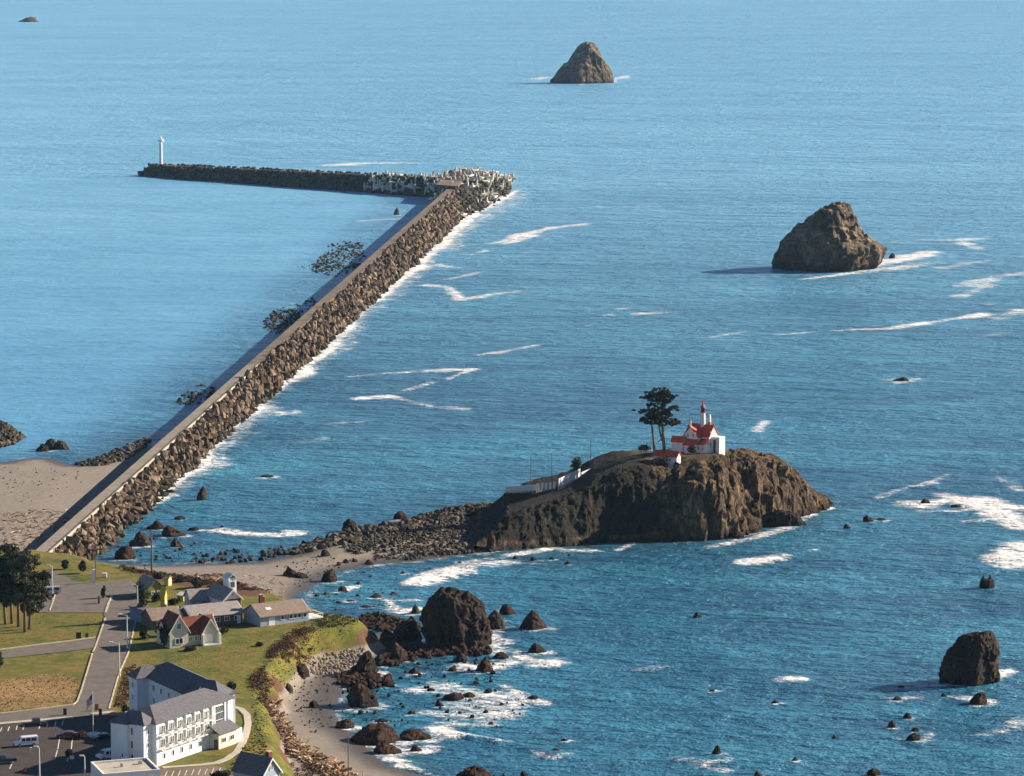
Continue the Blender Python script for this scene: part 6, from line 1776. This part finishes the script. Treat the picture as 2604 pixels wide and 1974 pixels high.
def utility(label, px, py, top, z=8.0, arms=1, r=.16, y=None):
    p = G(px, py, z) if y is None else GY(px, py, y)
    h = (py - top) * MPP(p.y)
    t = thing('utility_pole', label, 'utility pole', p)
    MB().lathe((0, 0, -1), [(r, 0), (r * .65, h + 1)], 8).build('pole', M['wood'], t)
    for k in range(arms):
        a = MB().box(-1.0, 1.0, -.07, .07, h - .55 - k * .8, h - .42 - k * .8).build('crossarm', M['wood'], t)
        for xx in (-.8, .8): MB().lathe((xx, 0, h - .418 - k * .8), [(.06, 0), (.08, .12), (.04, .2)], 6).build('insulator', M['palemetal'], a)
    return t
utility('tall wooden pole standing at the top of the beach before the pool', 386, 1462, 1345, 7.0, 0, .28)
utility('thin dark wooden pole by the car park green', 244, 1475, 1392, 8.0, 0, .12)
utility('thin pole rising behind the olive cottage', 368, 1490, 1432, 8.0, 1, .12)
utility('slender pale pole in the driftwood at the bottom of the beach', 886, 1990, 1876, 3.0, 0, .13)
utility('thin bare pole at the left end of the white fence on the island', 1350, 1235, 1160, y=1050, arms=0, r=.1)
utility('thin bare pole above the open part of the white fence', 1403, 1222, 1150, y=1052, arms=0, r=.08)
utility('pole with pale tip at the top of the white island fence', 1502, 1190, 1118, y=1060, arms=0, r=.1)
fp_ = G(237, 1868, 8)
fl = thing('flagpole', 'white flagpole with limp striped flag in the hotel car park', 'flagpole', fp_)
hF = (1868 - 1757) * MPP(fp_.y)
MB().lathe((0, 0, 0), [(.5, 0), (.5, .3), (.11, .32), (.06, hF), (.12, hF + .05), (.02, hF + .25)], 8).build('pole', M['palemetal'], fl)
mt = [M['flagred'], M['white'], M['flagblue']]
fm = MB(); mats = []
cols, rows = 8, 13
def fpt(i, j):                                                  # the cloth hangs slack from the pole
    x = -(i / cols) * 1.25; droop = (i / cols) ** 1.3 * 1.5
    return (x - .07 + .05 * math.sin(j), .22 * math.sin(i * 1.5 + j * .25) * i / cols, hF - .4 - j * .155 - droop)
fm.v = [fpt(i, j) for j in range(rows + 1) for i in range(cols + 1)]
for j in range(rows):
    for i in range(cols):
        a = j * (cols + 1) + i
        fm.f.append([a, a + 1, a + cols + 2, a + cols + 1]); mats.append(2 if (j < 7 and i < 3) else j % 2)
fo = fm.build('flag', mt, fl)
fo.data.polygons.foreach_set("material_index", mats)
rb = thing('planter', 'pale stone planter ring round the flagpole foot', 'planter', G(240, 1872, 8))
MB().lathe((0, 0, 0), [(1.7, 0), (1.7, .55), (1.35, .55), (1.3, .3)], 14).build('rim', M['white'], rb)
for a, b in ((-1.9, -.6), (1.3, -1.5), (1.9, .9)): MB().lathe((a, b, 0), [(.7, 0), (.62, .4), (.3, .6)], 8).build('stone', M['white'], rb)

def fence(label, pts, h, gap=0.0, mat='white', board=1.1):
    "pts: world points on the ground; boards stand side by side between posts"
    base = Vector(pts[0])
    t = thing('plank_fence', label, 'fence', base)
    for A, B in zip(pts[:-1], pts[1:]):
        A, B = Vector(A) - base, Vector(B) - base
        d = B - A; dh = Vector((d.x, d.y, 0)); n = max(2, int(dh.length / board))
        nn = Vector((-dh.y, dh.x, 0)).normalized()
        for i in range(n + 1):
            p = A + d * i / n
            MB().obox(p + UP * (h / 2 - .6), dh, nn, UP, .14, .14, h + 1.3).build('post', M[mat], t)
        for i in range(n):
            if gap and (i % 2 == 1): continue
            a, b = A + d * (i + .06) / n, A + d * (i + .94) / n
            m = MB()
            m.add([a - nn * .04, b - nn * .04, b + nn * .04, a + nn * .04, a - nn * .04 + UP * h, b - nn * .04 + UP * h, b + nn * .04 + UP * h, a + nn * .04 + UP * h],
                  [(0, 3, 2, 1), (4, 5, 6, 7), (0, 1, 5, 4), (1, 2, 6, 5), (2, 3, 7, 6), (3, 0, 4, 7)])
            m.build('board', M[mat], t)
    return t
fence('pale grey plank fence at the lower end of the island path', [GY(1286, 1252, 1049), GY(1364, 1247, 1047)], 1.7, mat='palemetal')
fence('white fence with open gaps in the middle of the island path', [GY(1365, 1246, 1046.5), GY(1412, 1243, 1045)], 2.0, gap=1, board=.62)
fence('solid sunlit white fence climbing the island path', [GY(1421, 1238, 1041), GY(1475, 1212, 1050)], 2.4)
fence('low white fence at the top of the island path', [GY(1479, 1211, 1051), GY(1530, 1190, 1059)], 1.2)
q = GY(1281, 1289, 1043)
rw = thing('retaining_wall', 'dark timber retaining wall with one white post at the foot of the island path', 'wall', q, math.radians(6))
for i in range(6): MB().box(0, 8.4, 0, .35, -2 + i * 1.02, -2 + i * 1.02 + 1.0).build('plank', M['darkwood'], rw)
MB().box(3.0, 3.3, -.25, -.02, -.6, 1.9).build('post', M['white'], rw)
for (px, py, hpx, lab, mt_, yy) in [(1634, 1144, 22, 'thin white post on the skyline left of the island trees', 'palemetal', 1050), (1727, 1136, 34, 'thin white mast behind the small tall outbuilding', 'palemetal', 1062), (922, 1986, 26, 'short pale stake in the driftwood at the bottom', 'palewood', None)]:
    p = GY(px, py, yy) if yy else G(px, py, 3)
    t = thing('post', lab, 'post', p)
    MB().lathe((0, 0, -1), [(.12, 0), (.09, 1 + hpx * MPP(p.y)), (.02, 1.2 + hpx * MPP(p.y))], 6).build('shaft', M[mt_], t)

# small furniture of the street
def box_thing(name, lab, cat, px, py, w, d, h, mat, z=8.12, lid=None):
    t = thing(name, lab, cat, G(px, py, z), R.uniform(0, .5))
    m = MB(); m.add([(-w / 2, -d / 2, 0), (w / 2, -d / 2, 0), (w / 2, d / 2, 0), (-w / 2, d / 2, 0), (-w * .46, -d * .46, h), (w * .46, -d * .46, h), (w * .46, d * .46, h), (-w * .46, d * .46, h)],
                    [(0, 3, 2, 1), (4, 5, 6, 7), (0, 1, 5, 4), (1, 2, 6, 5), (2, 3, 7, 6), (3, 0, 4, 7)])
    m.build('body', M[mat], t)
    MB().box(-w * .52, w * .52, -d * .52, d * .52, h + .003, h + .12).build('lid', M[lid or mat], t)
    return t
box_thing('utility_cabinet', 'dark utility cabinet on the lawn by the cross street', 'cabinet', 200, 1624, 1.2, .8, 1.4, 'darkwood')
box_thing('litter_bin', 'small dark bin beside the utility cabinet', 'bin', 221, 1622, .6, .6, 1.0, 'darkwood')
box_thing('litter_bin', 'dark bin at the lower street pavement', 'bin', 165, 1818, .7, .7, 1.3, 'cardark')
box_thing('litter_bin', 'dark bin on the pavement by the hotel corner', 'bin', 255, 1818, .6, .6, 1.2, 'cardark')
box_thing('fire_hydrant', 'small red hydrant at the junction by the flagpole', 'hydrant', 246, 1806, .7, .5, 1.2, 'carred')
box_thing('sign_pillar', 'pale pillar sign at the edge of the upper car park', 'sign', 239, 1482, .8, .5, 3.4, 'white')
box_thing('sign_pillar', 'brown board sign on the car park island', 'sign', 252, 1534, .5, .8, 1.8, 'brownwall')
box_thing('orange_sign', 'small orange sign beside the grove', 'sign', 115, 1462, .7, .15, 1.3, 'orange')
box_thing('orange_box', 'orange box at the lower left of the hotel car park', 'box', 64, 1962, .7, .5, .7, 'orange')
box_thing('red_post', 'red pillar in the shaded car park by the hotel', 'post', 247, 1975, .35, .35, 1.5, 'redlight')
box_thing('stone_marker', 'pale stone marker on the green by the round shrubs', 'stone', 266, 1468, 1.2, .8, 1.0, 'white')
box_thing('stone_marker', 'pale slab leaning in the bank of the lower car park bed', 'stone', 183, 1930, .9, .5, .5, 'white')
box_thing('sign_board', 'pale sign board at the end of the left car park bed', 'sign', 79, 1916, .4, .3, 1.1, 'white')

# ------------------------------------------------------------------ vehicles
def vehicle(label, px, py, rz, kind='van', paint='carwhite', cat='van'):
    t = thing('parked_' + ('van' if kind == 'van' else 'pickup' if kind == 'pickup' else 'car'), label, cat, G(px, py, 8.12), math.radians(rz), 'parked vehicles')
    if kind == 'van': prof, wd, glass = [(-2.55, .45), (2.5, .45), (2.6, .75), (2.5, 1.05), (1.75, 1.2), (1.15, 1.95), (.9, 2.05), (-2.35, 2.08), (-2.55, 1.95)], 1.95, [(-2.1, -1.0), (-.85, .15), (.3, 1.05)]
    elif kind == 'pickup': prof, wd, glass = [(-2.7, .5), (2.6, .5), (2.65, .95), (2.5, 1.1), (1.35, 1.2), (.75, 1.8), (-.35, 1.8), (-.5, 1.2), (-2.7, 1.15)], 1.9, [(-.25, .55)]
    else: prof, wd, glass = [(-2.2, .4), (2.2, .4), (2.25, .75), (2.05, .88), (1.05, .98), (.35, 1.42), (-1.05, 1.42), (-1.75, 1.0), (-2.2, .95)], 1.75, [(-.95, -.2), (-.1, .5)]
    m = MB(); tops = 2.08 if kind == 'van' else 1.8 if kind == 'pickup' else 1.42
    n = len(prof)
    for s in (-1, 1):
        pass
    inset = lambda z: .12 * max(0, (z - 1.0)) + .03
    vs = [(x, -wd / 2 + inset(z), z) for x, z in prof] + [(x, wd / 2 - inset(z), z) for x, z in prof]
    m.add(vs, [list(range(n)), list(range(n, 2 * n))[::-1]] + [((i + 1) % n, i, n + i, n + (i + 1) % n) for i in range(n)])
    b = m.build('body', M[paint], t)
    zb, zt = (1.2, 1.85) if kind == 'van' else (1.2, 1.68) if kind == 'pickup' else (.98, 1.34)
    for s in (-1, 1):
        for (x0, x1) in glass:
            y0, y1 = s * (wd / 2 - inset(zb) + .012), s * (wd / 2 - inset(zt) + .012)
            MB().add([(x0, y0, zb), (x1, y0, zb), (x1 - .06, y1, zt), (x0 + .03, y1, zt), (x0, y0 - s * .05, zb), (x1, y0 - s * .05, zb), (x1 - .06, y1 - s * .05, zt), (x0 + .03, y1 - s * .05, zt)],
                     [(0, 1, 2, 3), (4, 7, 6, 5), (0, 4, 5, 1), (1, 5, 6, 2), (2, 6, 7, 3), (3, 7, 4, 0)]).build('side_window', M['darkglass'], t)
    i0 = [i for i, (x, z) in enumerate(prof) if x > .2 and z >= (1.15 if kind != 'car' else .95) and z < tops - .3]
    (xa, za), (xb, zb2) = prof[4], prof[5]
    dx, dz = xb - xa, zb2 - za
    MB().add([(xa + dx * .1 + .03, -wd * .40, za + dz * .1), (xa + dx * .1 + .03, wd * .40, za + dz * .1), (xa + dx * .92 + .03, wd * .36, za + dz * .92), (xa + dx * .92 + .03, -wd * .36, za + dz * .92)], [(0, 1, 2, 3)]).build('windscreen', M['darkglass'], t)
    if kind == 'van': MB().add([(-2.575, -wd * .38, 1.25), (-2.575, wd * .38, 1.25), (-2.575, wd * .36, 1.85), (-2.575, -wd * .36, 1.85)], [(3, 2, 1, 0)]).build('rear_window', M['darkglass'], t)
    for x in (-1.5, 1.55):
        for s in (-1, 1):
            wl = MB().tube((x, s * (wd / 2 - .22), .36), (x, s * (wd / 2 + .02), .36), .36, .36, 12).build('wheel', M['rubber'], t)
            MB().tube((x, s * (wd / 2 + .01), .36), (x, s * (wd / 2 + .035), .36), .2, .18, 8).build('rim', M['metal'], wl)
    zl = .85 if kind != 'car' else .68
    for s in (-1, 1):
        MB().box(prof[1][0] + .06, prof[1][0] + .16, s * wd * .36 - .16, s * wd * .36 + .16, zl - .09, zl + .09).build('headlight', M['lampglass'], t)
        MB().box(prof[0][0] - .05, prof[0][0] + .03, s * wd * .41 - .1, s * wd * .41 + .1, zl, zl + .26).build('tail_light', M['redlight'], t)
    MB().box(prof[1][0] - .02, prof[1][0] + .12, -wd * .46, wd * .46, .42, .6).build('bumper', M['cardark'], t)
    return t
vehicle('white van parked in the open middle of the dark car park', 66, 1897, 200, 'van', 'carwhite', 'van')
vehicle('white van half hidden at the shaded hotel corner', 276, 1930, 215, 'van', 'carwhite', 'van')
vehicle('dark car at the pavement edge of the car park', 92, 1842, 100, 'car', 'cardark', 'car')
vehicle('black pickup at the left edge of the car park', 8, 1942, 195, 'pickup', 'cardark', 'pickup')
vehicle('silver pickup with camper back half hidden by the grove', 128, 1512, 200, 'van', 'carsilver', 'pickup')
vehicle('dark red car in shade beside the flagpole bed', 170, 1876, 190, 'car', 'carred', 'car')
vehicle('dark blue car in deep shade next to the hotel wall', 262, 1882, 205, 'car', 'cardark', 'car')
vehicle('pale trailer van beside the flat roofed blue shed', 354, 1562, 85, 'van', 'carwhite', 'van')

# ------------------------------------------------------------------ sea haze
hz = MB().box(-9600, 9600, -60, 16500, -7.5, 186).build('haze', None)
hz.data.materials.clear()
hm = bpy.data.materials.new('haze_air'); hm.use_nodes = True
hn = hm.node_tree
hn.nodes.remove(hn.nodes["Principled BSDF"])
pv = hn.nodes.new("ShaderNodeVolumePrincipled")
pv.inputs["Color"].default_value = (0.40, 0.70, 1.0, 1)
pv.inputs["Density"].default_value = 0.00002
pv.inputs["Anisotropy"].default_value = 0.0
hn.links.new(pv.outputs[0], hn.nodes["Material Output"].inputs["Volume"])
hz.data.materials.append(hm)
tag(hz, 'thin bluish sea haze over the whole bay', 'haze', kind='stuff')
